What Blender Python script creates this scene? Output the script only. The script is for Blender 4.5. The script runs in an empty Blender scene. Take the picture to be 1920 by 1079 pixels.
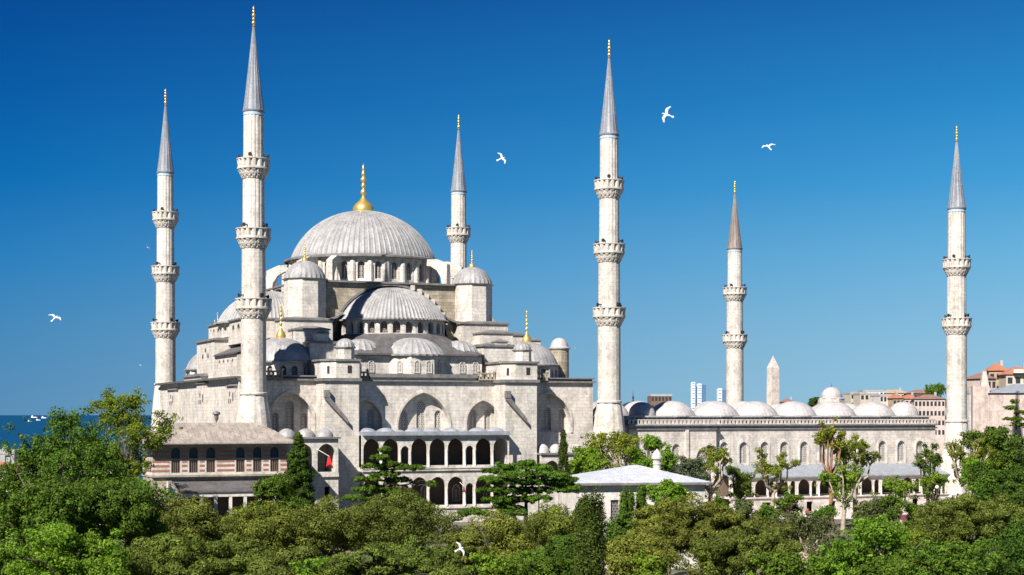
import bpy, math, random
import numpy as np
from math import radians, pi, sin, cos, tan, sqrt, atan2
from mathutils import Matrix, Vector
from mathutils.geometry import tessellate_polygon

SC = bpy.context.scene
COL = SC.collection
random.seed(7)
NR = np.random.default_rng(11)

# ------------------------------------------------------------------ camera frame / place frame
FPX, CAMZ = 3072.0, 16.0
TH = 0.3985
BX, BD = -36.9, 234.0
UC, VC = 27.2, 34.0                      # centre of the prayer hall in the mosque frame


def at(px, D):
    return (px - 960.0) / FPX * D


def zat(py, D):
    return CAMZ + (778.0 - py) * D / FPX


def L(u, v, z=0.0):
    return Vector((BX + u * cos(TH) - v * sin(TH), BD + u * sin(TH) + v * cos(TH), z))


# ------------------------------------------------------------------ materials
def newmat(name):
    m = bpy.data.materials.new(name)
    m.use_nodes = True
    nt = m.node_tree
    b = nt.nodes['Principled BSDF']
    return m, nt, b


def nn(nt, t, **kw):
    n = nt.nodes.new(t)
    for k, v in kw.items():
        setattr(n, k, v)
    return n


def mixcol(nt, blend, fac, a, b):
    n = nn(nt, 'ShaderNodeMix', data_type='RGBA', blend_type=blend)
    for sock, val in ((n.inputs[0], fac), (n.inputs[6], a), (n.inputs[7], b)):
        if isinstance(val, bpy.types.NodeSocket):
            nt.links.new(val, sock)
        elif isinstance(val, (int, float)):
            sock.default_value = val
        else:
            sock.default_value = (*val, 1.0)
    return n.outputs[2]


def ramp(nt, src, stops):
    r = nn(nt, 'ShaderNodeValToRGB')
    nt.links.new(src, r.inputs[0])
    cr = r.color_ramp
    while len(cr.elements) < len(stops):
        cr.elements.new(0.5)
    for e, (p, c) in zip(cr.elements, stops):
        e.position = p
        e.color = (c, c, c, 1) if isinstance(c, (int, float)) else (*c, 1)
    return r.outputs[0]


def noise(nt, vec, scale, detail=4, rough=0.6):
    n = nn(nt, 'ShaderNodeTexNoise')
    n.inputs['Scale'].default_value = scale
    n.inputs['Detail'].default_value = detail
    n.inputs['Roughness'].default_value = rough
    if vec is not None:
        nt.links.new(vec, n.inputs['Vector'])
    return n.outputs['Fac']


def mapping(nt, vec, scale):
    m = nn(nt, 'ShaderNodeMapping')
    m.inputs['Scale'].default_value = scale
    nt.links.new(vec, m.inputs['Vector'])
    return m.outputs[0]


def bump(nt, b, h, strength, dist):
    bp = nn(nt, 'ShaderNodeBump')
    bp.inputs['Strength'].default_value = strength
    bp.inputs['Distance'].default_value = dist
    nt.links.new(h, bp.inputs['Height'])
    nt.links.new(bp.outputs[0], b.inputs['Normal'])


def wall_vec(nt):
    """(x + y, z) so that stone courses run along walls facing either way"""
    tc = nn(nt, 'ShaderNodeTexCoord')
    sp = nn(nt, 'ShaderNodeSeparateXYZ')
    nt.links.new(tc.outputs['Object'], sp.inputs[0])
    ad = nn(nt, 'ShaderNodeMath', operation='ADD')
    nt.links.new(sp.outputs[0], ad.inputs[0])
    nt.links.new(sp.outputs[1], ad.inputs[1])
    cb = nn(nt, 'ShaderNodeCombineXYZ')
    nt.links.new(ad.outputs[0], cb.inputs[0])
    nt.links.new(sp.outputs[2], cb.inputs[1])
    return tc.outputs['Object'], cb.outputs[0]


def stone(name, c1, c2, mort, dirt=(0.20, 0.165, 0.13), bw=1.3, bh=0.52, dirtamt=0.55, rough=0.85):
    m, nt, b = newmat(name)
    ob, wv = wall_vec(nt)
    br = nn(nt, 'ShaderNodeTexBrick')
    nt.links.new(wv, br.inputs['Vector'])
    br.inputs['Scale'].default_value = 1.0
    br.inputs['Brick Width'].default_value = bw
    br.inputs['Row Height'].default_value = bh
    br.inputs['Mortar Size'].default_value = 0.03
    br.inputs['Mortar Smooth'].default_value = 0.4
    br.inputs['Bias'].default_value = -0.1
    br.inputs['Color1'].default_value = (*c1, 1)
    br.inputs['Color2'].default_value = (*c2, 1)
    br.inputs['Mortar'].default_value = (*mort, 1)
    n1 = noise(nt, ob, 0.16, 5, 0.65)
    n2 = noise(nt, mapping(nt, ob, (1.2, 1.2, 0.10)), 1.1, 5, 0.7)
    n3 = noise(nt, ob, 2.2, 4, 0.7)
    n4 = noise(nt, mapping(nt, ob, (1, 1, 0.6)), 0.55, 6, 0.75)
    col = mixcol(nt, 'MULTIPLY', 0.9, br.outputs['Color'], ramp(nt, n4, [(0.36, (0.55, 0.54, 0.53)), (0.55, (0.93, 0.905, 0.875))]))
    col = mixcol(nt, 'MULTIPLY', 0.55, col, ramp(nt, n3, [(0.34, (0.56, 0.54, 0.52)), (0.56, (1, 1, 1))]))
    f1 = ramp(nt, n2, [(0.53, 0.0), (0.74, dirtamt)])
    col = mixcol(nt, 'MIX', f1, col, dirt)
    f2 = ramp(nt, n1, [(0.42, 0.0), (0.75, dirtamt * 0.5)])
    col = mixcol(nt, 'MIX', f2, col, (dirt[0] * 1.9, dirt[1] * 1.8, dirt[2] * 1.6))
    nt.links.new(col, b.inputs['Base Color'])
    b.inputs['Roughness'].default_value = rough
    bump(nt, b, n3, 0.35, 0.12)
    return m


def lead(name, c1, c2, rough=0.55, metal=0.0):
    m, nt, b = newmat(name)
    tc = nn(nt, 'ShaderNodeTexCoord')
    ob = tc.outputs['Object']
    n1 = noise(nt, mapping(nt, ob, (1, 1, 0.35)), 0.8, 5, 0.7)
    n2 = noise(nt, ob, 3.5, 3, 0.6)
    col = mixcol(nt, 'MIX', ramp(nt, n1, [(0.38, 0.0), (0.62, 1.0)]), tuple(x * 0.88 for x in c1), tuple(x * 0.88 for x in c2))
    col = mixcol(nt, 'MULTIPLY', 0.8, col, ramp(nt, n2, [(0.3, 0.6), (0.58, 1.0)]))
    nt.links.new(col, b.inputs['Base Color'])
    b.inputs['Roughness'].default_value = rough
    b.inputs['Metallic'].default_value = metal
    bump(nt, b, n2, 0.25, 0.05)
    return m


def plain(name, c, rough=0.7, metal=0.0, var=0.25, scale=1.5):
    m, nt, b = newmat(name)
    tc = nn(nt, 'ShaderNodeTexCoord')
    n1 = noise(nt, tc.outputs['Object'], scale, 4, 0.6)
    col = mixcol(nt, 'MULTIPLY', 1.0, c, ramp(nt, n1, [(0.3, 1.0 - var), (0.7, 1.0)]))
    nt.links.new(col, b.inputs['Base Color'])
    b.inputs['Roughness'].default_value = rough
    b.inputs['Metallic'].default_value = metal
    return m


def grille(name, light, dark, w=0.34, h=0.30, mort=0.09):
    """stone or timber lattice in front of dark glass"""
    m, nt, b = newmat(name)
    ob, wv = wall_vec(nt)
    br = nn(nt, 'ShaderNodeTexBrick')
    nt.links.new(wv, br.inputs['Vector'])
    br.inputs['Scale'].default_value = 1.0
    br.inputs['Brick Width'].default_value = w
    br.inputs['Row Height'].default_value = h
    br.inputs['Mortar Size'].default_value = mort
    br.inputs['Mortar Smooth'].default_value = 0.1
    br.inputs['Color1'].default_value = (*dark, 1)
    br.inputs['Color2'].default_value = (dark[0] * 1.6, dark[1] * 1.6, dark[2] * 1.6, 1)
    br.inputs['Mortar'].default_value = (*light, 1)
    nt.links.new(br.outputs['Color'], b.inputs['Base Color'])
    b.inputs['Roughness'].default_value = 0.6
    return m


def leafmat(name, c1, c2, c3, trans=0.3):
    m, nt, b = newmat(name)
    ge = nn(nt, 'ShaderNodeNewGeometry')
    tc = nn(nt, 'ShaderNodeTexCoord')
    rp = nn(nt, 'ShaderNodeValToRGB')
    nt.links.new(ge.outputs['Random Per Island'], rp.inputs[0])
    rp.color_ramp.elements[0].color = (*c1, 1)
    rp.color_ramp.elements[1].color = (*c2, 1)
    e = rp.color_ramp.elements.new(0.93)
    e.color = (*c2, 1)
    rp.color_ramp.elements[2].position = 1.0
    rp.color_ramp.elements[2].color = (*c3, 1)
    n1 = noise(nt, tc.outputs['Object'], 0.45, 4, 0.7)
    col = mixcol(nt, 'MULTIPLY', 1.0, rp.outputs[0], ramp(nt, n1, [(0.34, 0.55), (0.62, 1.3)]))
    oi = nn(nt, 'ShaderNodeObjectInfo')
    col = mixcol(nt, 'MULTIPLY', 1.0, col, ramp(nt, oi.outputs['Random'], [(0.0, (0.98, 1.05, 1.05)), (0.35, (1.2, 1.12, 1.05)), (0.7, (1.02, 1.2, 1.1)), (1.0, (1.5, 1.42, 1.2))]))
    nt.links.new(col, b.inputs['Base Color'])
    b.inputs['Roughness'].default_value = 0.8
    b.inputs['Specular IOR Level'].default_value = 0.08
    tr = nn(nt, 'ShaderNodeBsdfTranslucent')
    tcol = mixcol(nt, 'MULTIPLY', 1.0, col, (1.3, 1.45, 0.55))
    nt.links.new(tcol, tr.inputs['Color'])
    mx = nn(nt, 'ShaderNodeMixShader')
    mx.inputs[0].default_value = trans
    nt.links.new(b.outputs[0], mx.inputs[1])
    nt.links.new(tr.outputs[0], mx.inputs[2])
    nt.links.new(mx.outputs[0], nt.nodes['Material Output'].inputs[0])
    return m


M = {}
M['stone'] = stone('mosque_stone', (0.66, 0.625, 0.58), (0.56, 0.525, 0.48), (0.44, 0.41, 0.37))
M['stone_old'] = stone('weathered_stone', (0.48, 0.43, 0.35), (0.30, 0.26, 0.19), (0.2, 0.175, 0.13), dirt=(0.12, 0.09, 0.05), dirtamt=0.85)
M['minaret'] = stone('minaret_stone', (0.66, 0.62, 0.57), (0.59, 0.55, 0.50), (0.48, 0.44, 0.39), bw=1.1, bh=0.62, dirtamt=0.5)
M['court'] = stone('courtyard_stone', (0.65, 0.60, 0.555), (0.59, 0.54, 0.50), (0.47, 0.43, 0.39), bw=1.4, bh=0.45, dirtamt=0.4)
M['pink'] = stone('pinkish_plaster', (0.56, 0.46, 0.42), (0.52, 0.43, 0.39), (0.46, 0.38, 0.34), bw=3.0, bh=1.4, dirtamt=0.45)
M['white'] = stone('white_plaster', (0.66, 0.63, 0.59), (0.62, 0.59, 0.55), (0.55, 0.52, 0.48), bw=2.0, bh=0.8, dirtamt=0.3)
M['lead'] = lead('dome_lead', (0.37, 0.355, 0.34), (0.25, 0.24, 0.235))
M['lead_roof'] = lead('roof_lead', (0.135, 0.122, 0.12), (0.085, 0.078, 0.078))
M['lead_edge'] = lead('cornice_lead', (0.24, 0.22, 0.205), (0.15, 0.14, 0.135))
M['lead_pale'] = lead('pale_dome_lead', (0.52, 0.48, 0.455), (0.40, 0.37, 0.355))
M['lead_beige'] = lead('pavilion_roof_lead', (0.40, 0.345, 0.29), (0.27, 0.225, 0.19))
M['lead_blue'] = lead('gallery_roof_lead', (0.32, 0.335, 0.36), (0.24, 0.255, 0.28))
M['spire'] = lead('spire_lead', (0.30, 0.31, 0.335), (0.20, 0.21, 0.235), rough=0.4)
M['spire_brown'] = lead('brown_spire_lead', (0.27, 0.22, 0.185), (0.19, 0.15, 0.13), rough=0.5)
M['darklead'] = lead('dark_lead', (0.035, 0.045, 0.06), (0.02, 0.028, 0.04))
M['gold'] = plain('gilded_metal', (0.95, 0.62, 0.16), 0.32, 0.75, 0.15, 3)
M['tile'] = plain('blue_tile', (0.42, 0.52, 0.60), 0.4, 0, 0.3, 4)
M['dark'] = plain('dark_opening', (0.02, 0.018, 0.017), 0.8)
M['glass'] = grille('window_lattice', (0.34, 0.31, 0.28), (0.055, 0.05, 0.048))
M['glass_dark'] = grille('dark_window_lattice', (0.16, 0.14, 0.13), (0.03, 0.03, 0.032), 0.4, 0.35, 0.07)
M['glass_black'] = plain('window_glass', (0.03, 0.035, 0.042), 0.12, 0, 0.2, 1)
M['black'] = plain('black_metal', (0.02, 0.02, 0.022), 0.5)
M['bark'] = plain('bark', (0.13, 0.095, 0.07), 0.9, 0, 0.5, 2.5)
M['bark_dark'] = plain('dark_bark', (0.045, 0.033, 0.026), 0.9, 0, 0.5, 2.5)
M['bark_pale'] = plain('plane_bark', (0.46, 0.37, 0.27), 0.9, 0, 0.55, 2.2)
M['bark_red'] = plain('reddish_bark', (0.34, 0.17, 0.10), 0.9, 0, 0.5, 2.2)
M['brick'] = plain('red_brick_band', (0.33, 0.14, 0.09), 0.9, 0, 0.35, 3)
M['roof_tile'] = plain('roof_tile', (0.40, 0.15, 0.08), 0.85, 0, 0.4, 1.2)
M['roof_tile_dark'] = plain('dark_roof_tile', (0.24, 0.13, 0.10), 0.85, 0, 0.4, 1.2)
M['cream'] = plain('cream_render', (0.46, 0.40, 0.31), 0.85, 0, 0.2, 0.6)
M['greyren'] = plain('grey_render', (0.34, 0.33, 0.32), 0.85, 0, 0.25, 0.6)
M['tan'] = plain('tan_render', (0.36, 0.27, 0.18), 0.85, 0, 0.3, 0.6)
M['mint'] = plain('pale_green_render', (0.62, 0.72, 0.60), 0.85, 0, 0.2, 0.6)
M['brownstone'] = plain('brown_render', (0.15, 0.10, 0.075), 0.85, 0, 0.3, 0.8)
M['brown_dark'] = plain('painted_shade_inner_wall', (0.10, 0.075, 0.06), 0.9, 0, 0.3, 0.8)  # gallery's deep shade put into the colour of its inner wall
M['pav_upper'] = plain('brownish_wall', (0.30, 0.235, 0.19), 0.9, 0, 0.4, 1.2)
M['roof_white'] = lead('pale_blue_roof_sheet', (0.56, 0.57, 0.61), (0.44, 0.45, 0.49))
M['tower_white'] = plain('tower_white', (0.74, 0.76, 0.80), 0.5, 0, 0.1, 0.1)
M['tower_glass'] = plain('tower_glass', (0.09, 0.17, 0.28), 0.3, 0, 0.3, 0.15)
M['granite'] = stone('obelisk_granite', (0.66, 0.59, 0.53), (0.62, 0.55, 0.50), (0.55, 0.49, 0.44), bw=4, bh=3.2, dirtamt=0.3)
M['feather'] = plain('white_feathers', (0.62, 0.62, 0.63), 0.7, 0, 0.06, 6)
M['feather_grey'] = plain('grey_feathers', (0.55, 0.57, 0.60), 0.7, 0, 0.1, 6)
M['feather_wing'] = plain('pale_grey_feathers', (0.50, 0.51, 0.53), 0.7, 0, 0.35, 9)
M['feather_black'] = plain('black_feathers', (0.04, 0.04, 0.045), 0.7, 0, 0.1, 6)
M['beak'] = plain('yellow_beak', (0.75, 0.45, 0.08), 0.5, 0, 0.1, 6)
M['flag_red'] = plain('red_cloth', (0.75, 0.015, 0.02), 0.8, 0, 0.1, 3)
M['flag_dark'] = plain('crimson_cloth', (0.25, 0.02, 0.035), 0.8, 0, 0.1, 3)
M['skin'] = plain('skin', (0.45, 0.27, 0.19), 0.6, 0, 0.1, 4)
M['cloth_red'] = plain('red_jacket', (0.70, 0.03, 0.03), 0.8, 0, 0.1, 4)
M['cloth_white'] = plain('white_shirt', (0.75, 0.75, 0.73), 0.8, 0, 0.1, 4)
M['cloth_blue'] = plain('blue_jacket', (0.04, 0.09, 0.25), 0.8, 0, 0.1, 4)
M['cloth_dark'] = plain('dark_trousers', (0.04, 0.04, 0.05), 0.8, 0, 0.1, 4)
M['cloth_tan'] = plain('tan_coat', (0.45, 0.30, 0.19), 0.8, 0, 0.1, 4)
M['hull_white'] = plain('white_hull', (0.85, 0.82, 0.80), 0.5, 0, 0.1, 0.05)
M['hull_red'] = plain('red_hull', (0.60, 0.14, 0.10), 0.6, 0, 0.1, 0.05)
M['hull_blue'] = plain('blue_hull', (0.22, 0.30, 0.50), 0.6, 0, 0.1, 0.05)
M['maroon'] = plain('maroon_awning', (0.14, 0.03, 0.045), 0.8, 0, 0.2, 2)

M['pine'] = leafmat('pine_needles', (0.048, 0.062, 0.012), (0.125, 0.142, 0.026), (0.19, 0.185, 0.045), 0.25)
M['pine_dark'] = leafmat('dark_needles', (0.018, 0.042, 0.007), (0.052, 0.092, 0.012), (0.09, 0.12, 0.02), 0.2)
M['cedar'] = leafmat('cedar_needles', (0.032, 0.066, 0.008), (0.092, 0.145, 0.015), (0.14, 0.18, 0.025), 0.25)
M['cypress'] = leafmat('cypress_scales', (0.020, 0.033, 0.007), (0.052, 0.070, 0.012), (0.09, 0.10, 0.02), 0.15)
M['broad'] = leafmat('broad_leaves', (0.036, 0.072, 0.012), (0.100, 0.155, 0.020), (0.18, 0.19, 0.04), 0.36)
M['bright'] = leafmat('bright_leaves', (0.070, 0.128, 0.014), (0.165, 0.250, 0.026), (0.29, 0.31, 0.05), 0.4)
M['yellowish'] = leafmat('spring_leaves', (0.095, 0.122, 0.014), (0.20, 0.235, 0.026), (0.29, 0.24, 0.05), 0.42)
M['olive'] = leafmat('olive_leaves', (0.050, 0.066, 0.028), (0.10, 0.12, 0.045), (0.15, 0.12, 0.06), 0.3)
M['greygreen'] = leafmat('grey_green_leaves', (0.050, 0.068, 0.040), (0.10, 0.12, 0.07), (0.14, 0.12, 0.08), 0.3)


# ------------------------------------------------------------------ mesh builder
class MB:
    def __init__(s, T=None):
        s.v, s.f, s.mi = [], [], []
        s.T = T or Matrix.Identity(4)
        s.m = 0

    def add(s, vs, fs):
        o = len(s.v)
        s.v += [tuple(s.T @ Vector(p)) for p in vs]
        s.f += [tuple(i + o for i in f) for f in fs]
        s.mi += [s.m] * len(fs)

    def box(s, x0, x1, y0, y1, z0, z1):
        vs = [(x0, y0, z0), (x1, y0, z0), (x1, y1, z0), (x0, y1, z0), (x0, y0, z1), (x1, y0, z1), (x1, y1, z1), (x0, y1, z1)]
        s.add(vs, [(0, 3, 2, 1), (4, 5, 6, 7), (0, 1, 5, 4), (1, 2, 6, 5), (2, 3, 7, 6), (3, 0, 4, 7)])

    def prism(s, poly, z0, z1, grow=0.0, ztop=None):
        """poly counter-clockwise in xy; grow moves the top ring outwards"""
        n = len(poly)
        cx = sum(p[0] for p in poly) / n
        cy = sum(p[1] for p in poly) / n
        top = []
        for x, y in poly:
            d = math.hypot(x - cx, y - cy) or 1
            k = 1 + grow / d
            top.append((cx + (x - cx) * k, cy + (y - cy) * k))
        vs = [(x, y, z0) for x, y in poly] + [(x, y, z1) for x, y in top]
        fs = [tuple(reversed(range(n))), tuple(range(n, 2 * n))]
        fs += [(i, (i + 1) % n, n + (i + 1) % n, n + i) for i in range(n)]
        s.add(vs, fs)

    def lathe(s, cx, cy, prof, n=24, mod=None, a0=0.0, a1=2 * pi, squash=1.0):
        full = abs(a1 - a0 - 2 * pi) < 1e-6
        cols = n if full else n + 1
        vs = []
        for j, (r, z) in enumerate(prof):
            for i in range(cols):
                a = a0 + (a1 - a0) * i / n
                rr = r + (mod(i, j, r) if mod and r > 1e-4 else 0.0)
                vs.append((cx + rr * cos(a), cy + rr * sin(a) * squash, z))
        fs = []
        for j in range(len(prof) - 1):
            for i in range(n):
                i2 = (i + 1) % cols if full else i + 1
                a, b_, c, d = j * cols + i, j * cols + i2, (j + 1) * cols + i2, (j + 1) * cols + i
                if prof[j][0] < 1e-4:
                    fs.append((a, c, d))
                elif prof[j + 1][0] < 1e-4:
                    fs.append((a, b_, d))
                else:
                    fs.append((a, b_, c, d))
        s.add(vs, fs)

    def plate(s, outline, holes, y0=0.0, th=0.5):
        """a wall in the xz plane, front at y0 facing -y, with real openings"""
        polys = [[Vector((x, z, 0)) for x, z in outline]] + [[Vector((x, z, 0)) for x, z in h] for h in holes]
        flat = [p for pl in polys for p in pl]
        tris = tessellate_polygon(polys)
        N = len(flat)
        vs = [(p.x, y0, p.y) for p in flat] + [(p.x, y0 + th, p.y) for p in flat]
        fs = []
        for a, b_, c in tris:
            A, B_, C_ = flat[a], flat[b_], flat[c]
            ccw = (B_.x - A.x) * (C_.y - A.y) - (B_.y - A.y) * (C_.x - A.x) > 0
            if not ccw:
                b_, c = c, b_
            fs.append((a, b_, c))
            fs.append((a + N, c + N, b_ + N))
        o = 0
        for k, pl in enumerate(polys):
            n = len(pl)
            for i in range(n):
                p, q = o + i, o + (i + 1) % n
                fs.append((p, q, q + N, p + N))
            o += n
        s.add(vs, fs)

    def tube(s, pts, rads, n=7):
        vs, fs = [], []
        for k, (p, r) in enumerate(zip(pts, rads)):
            p = Vector(p)
            d = (Vector(pts[min(k + 1, len(pts) - 1)]) - Vector(pts[max(k - 1, 0)])).normalized()
            a = d.cross(Vector((0.31, 0.95, 0.05))).normalized()
            b_ = d.cross(a)
            for i in range(n):
                t = 2 * pi * i / n
                vs.append(tuple(p + (a * cos(t) + b_ * sin(t)) * r))
        for k in range(len(pts) - 1):
            for i in range(n):
                fs.append((k * n + i, k * n + (i + 1) % n, (k + 1) * n + (i + 1) % n, (k + 1) * n + i))
        fs.append(tuple(range(n)))
        fs.append(tuple(reversed(range((len(pts) - 1) * n, len(pts) * n))))
        s.add(vs, fs)

    def ball(s, c, r, sx=1, sy=1, sz=1, n=10, m=6):
        vs, fs = [(c[0], c[1], c[2] - r * sz)], []
        for j in range(1, m):
            t = -pi / 2 + pi * j / m
            for i in range(n):
                a = 2 * pi * i / n
                vs.append((c[0] + r * sx * cos(t) * cos(a), c[1] + r * sy * cos(t) * sin(a), c[2] + r * sz * sin(t)))
        vs.append((c[0], c[1], c[2] + r * sz))
        for i in range(n):
            fs.append((0, 1 + (i + 1) % n, 1 + i))
            for j in range(m - 2):
                a = 1 + j * n + i
                b_ = 1 + j * n + (i + 1) % n
                fs.append((a, b_, b_ + n, a + n))
            fs.append((1 + (m - 2) * n + i, 1 + (m - 2) * n + (i + 1) % n, len(vs) - 1))
        s.add(vs, fs)

    def build(s, name, mats, parent=None, smooth=None):
        me = bpy.data.meshes.new(name)
        me.from_pydata(s.v, [], s.f)
        if not isinstance(mats, (list, tuple)):
            mats = [mats]
        for m in mats:
            me.materials.append(m)
        if len(mats) > 1:
            me.polygons.foreach_set('material_index', s.mi)
        import bmesh
        bm = bmesh.new()
        bm.from_mesh(me)
        bmesh.ops.remove_doubles(bm, verts=bm.verts, dist=1e-5)
        bmesh.ops.recalc_face_normals(bm, faces=bm.faces)
        bm.to_mesh(me)
        bm.free()
        if smooth:
            me.shade_smooth()
            me.set_sharp_from_angle(angle=radians(smooth))
        o = bpy.data.objects.new(name, me)
        COL.objects.link(o)
        if parent:
            o.parent = parent
        return o


def empty(name, loc=(0, 0, 0), rz=0.0):
    o = bpy.data.objects.new(name, None)
    o.empty_display_size = 0.5
    COL.objects.link(o)
    o.location = loc
    o.rotation_euler = (0, 0, rz)
    return o


def tag(o, label, cat, group=None, kind=None):
    o['label'] = label
    if cat:
        o['category'] = cat
    if group:
        o['group'] = group
    if kind:
        o['kind'] = kind
    return o


def inst(src, parent, T, name=None):
    """copy one mesh object under a parent at a local matrix"""
    o = src.copy()
    COL.objects.link(o)
    o.parent = parent
    o.matrix_local = T
    return o


def rect(x0, x1, z0, z1):
    return [(x0, z0), (x1, z0), (x1, z1), (x0, z1)]


def arch(cx, z0, w, top, k=0.62, n=7):
    """pointed arch opening: two arcs of radius k*w, apex at height top"""
    r = k * w
    rise = sqrt(max(r * w - w * w / 4, 0.01))
    sp = max(top - rise, z0 + 0.02)
    pts = [(cx - w / 2, z0), (cx + w / 2, z0)]
    cr = cx + w / 2 - r
    aend = math.acos(min(1, max(-1, (r - w / 2) / r)))
    for i in range(n + 1):
        a = aend * i / n
        pts.append((cr + r * cos(a), sp + (r * sin(a)) * (top - sp) / rise))
    cl = cx - w / 2 + r
    for i in range(n - 1, -1, -1):
        a = aend * i / n
        pts.append((cl - r * cos(a), sp + (r * sin(a)) * (top - sp) / rise))
    return pts


def roundarch(cx, zc, r, n=24, zbot=None):
    pts = []
    if zbot is not None:
        pts += [(cx - r, zbot), (cx + r, zbot)]
    for i in range(n + 1):
        a = pi * i / n
        pts.append((cx + r * cos(a), zc + r * sin(a)))
    return pts


WIN = {}


def window(parent, T, w, h, mat='glass', frame=True, k=0.62):
    """arched window leaf: surround strip plus lattice, standing at local origin (bottom centre), facing -y"""
    key = (round(w, 2), round(h, 2), mat, frame)
    if key not in WIN:
        b = MB()
        b.m = 0
        b.plate(arch(0, 0, w * 1.02, h * 1.01, k), [], 0.0, 0.06)
        b.m = 1
        if frame:
            b.plate(arch(0, 0, w, h, k), [arch(0, 0.10, w - 0.22, h - 0.16, k)], -0.09, 0.08)
            b.box(-0.05, 0.05, -0.07, -0.012, 0.1, h * 0.7)
        o = b.build('window', [M[mat], M['stone']], parent)
        o.matrix_local = T
        WIN[key] = o
        return o
    return inst(WIN[key], parent, T)


def Tz(x, y, z, rz=0.0):
    return Matrix.Translation((x, y, z)) @ Matrix.Rotation(rz, 4, 'Z')


def dome_profile(r, h, z0, n=14, pw=1.0):
    if h < r * 0.97:                        # segment of a sphere, rising at a slant from the rim
        rs_ = (r * r + h * h) / (2 * h) * 1.0
        am = math.asin(min(1.0, r / rs_))
        out = []
        for i in range(n):
            a = am * (1 - i / n)
            zc = z0 + h - rs_ * (1 - cos(a))
            out.append((rs_ * sin(a), zc))
        # a little fuller than a true segment near the rim
        k = 0.16
        el = [(r * cos(pi / 2 * i / n), z0 + h * sin(pi / 2 * i / n)) for i in range(n)]
        return [(p[0] * (1 - k) + e[0] * k, p[1] * (1 - k) + e[1] * k) for p, e in zip(out, el)] + [(0.0, z0 + h)]
    return [(r * cos(pi / 2 * i / n), z0 + h * sin(pi / 2 * i / n) ** pw) for i in range(n)] + [(0.0, z0 + h)]


def ribmod(per, amp):
    def f(i, j, r):
        return amp * min(1.0, r / 1.5) if i % per == 0 else 0.0
    return f


def finial_profile(z0, H, r):
    """gilded alem: bell foot, then stacked balls"""
    p = [(r, z0), (r * 1.02, z0 + 0.07 * H), (r * 0.80, z0 + 0.15 * H), (r * 0.40, z0 + 0.22 * H), (r * 0.16, z0 + 0.30 * H)]
    zz = z0 + 0.32 * H
    for br, bh in ((0.30, 0.15), (0.24, 0.12), (0.30, 0.13), (0.20, 0.11), (0.13, 0.09)):
        hh = bh * H
        for t in (0.0, 0.25, 0.5, 0.75, 1.0):
            p.append((r * (0.10 + (br - 0.10) * sin(pi * t)), zz + hh * t))
        zz += hh
    p.append((0.0, z0 + H))
    return p


def thin_finial(z0, H, r):
    p = [(r * 0.9, z0)]
    zz = z0 + 0.05 * H
    for br, bh in ((1.0, 0.2), (0.7, 0.16), (1.0, 0.2), (0.7, 0.16), (0.5, 0.12)):
        hh = bh * H
        for t in (0.0, 0.25, 0.5, 0.75, 1.0):
            p.append((r * (0.35 + (br - 0.3) * sin(pi * t)), zz + hh * t))
        zz += hh
    p.append((0.0, z0 + H))
    return p


# ------------------------------------------------------------------ MOSQUE
mosque = empty('mosque', L(0, 0), TH)
tag(mosque, 'great pale stone mosque with one large grey central dome above cascading half domes', 'mosque')
root = mosque


def part(mb, name, mats, parent=None, smooth=None, label=None):
    o = mb.build(name, mats, parent or mosque, smooth)
    if label:
        o['label'] = label
    return o


# main dome
b = MB()
b.lathe(UC, VC, [(13.15, 41.35), (13.35, 41.45), (13.35, 41.7), (12.3, 42.0)], 96)
dm = part(b, 'dome_eave', M['lead_edge'], None, 40)
b = MB()
b.lathe(UC, VC, [(12.0, 41.9)] + dome_profile(12.0, 8.1, 42.2, 26), 84 * 6, ribmod(6, 0.12))
dome = part(b, 'main_dome', M['lead'], None, 50)
b = MB()
b.lathe(UC, VC, finial_profile(50.2, 8.2, 1.75), 24)
part(b, 'finial', M['gold'], dome, 50)
# drum with 28 bays
drum_b = MB()
NB = 28
RD = 12.45
pw = 2 * RD * tan(pi / NB)
drum_T = []
for i in range(NB):
    a = 2 * pi * i / NB + pi / NB
    T = Matrix.Translation((UC, VC, 0)) @ Matrix.Rotation(a, 4, 'Z') @ Matrix.Translation((0, -RD, 0))
    drum_b.T = T
    drum_b.plate(rect(-pw / 2, pw / 2, 37.0, 41.4), [arch(0, 37.9, 1.15, 40.9)], 0, 0.55)
    drum_T.append(T @ Matrix.Translation((0, 0.42, 37.9)))
    # rounded pier between the windows
    drum_b.T = Matrix.Translation((UC, VC, 0)) @ Matrix.Rotation(2 * pi * i / NB, 4, 'Z')
    drum_b.lathe(0, -RD, [(0.5, 37.0), (0.5, 40.3), (0.4, 40.8), (0.0, 41.1)], 10)
drum_b.T = Matrix.Identity(4)
drum_b.lathe(UC, VC, [(13.4, 36.95), (13.4, 37.25), (12.6, 37.5)], 64)
drum = part(drum_b, 'drum', M['stone'], None)
for T in drum_T:
    window(drum, T, 1.15, 3.0, 'glass_dark')
b = MB()
b.lathe(UC, VC, [(11.7, 37.1), (11.7, 41.6)], 48)
part(b, 'drum_core', M['dark'], drum)

# square base under the drum, cornice
b = MB()
b.box(UC - 12.2, UC + 12.2, VC - 12.2, VC + 12.2, 24, 36.93)
part(b, 'square_base', M['stone_old'])
b = MB()
b.box(UC - 14.3, UC + 14.3, VC - 14.9, VC + 14.9, 36.95, 37.25)
b.box(UC - 14.9, UC + 14.9, VC - 14.3, VC + 14.3, 36.97, 37.22)
part(b, 'base_roof', M['lead_edge'])

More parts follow.
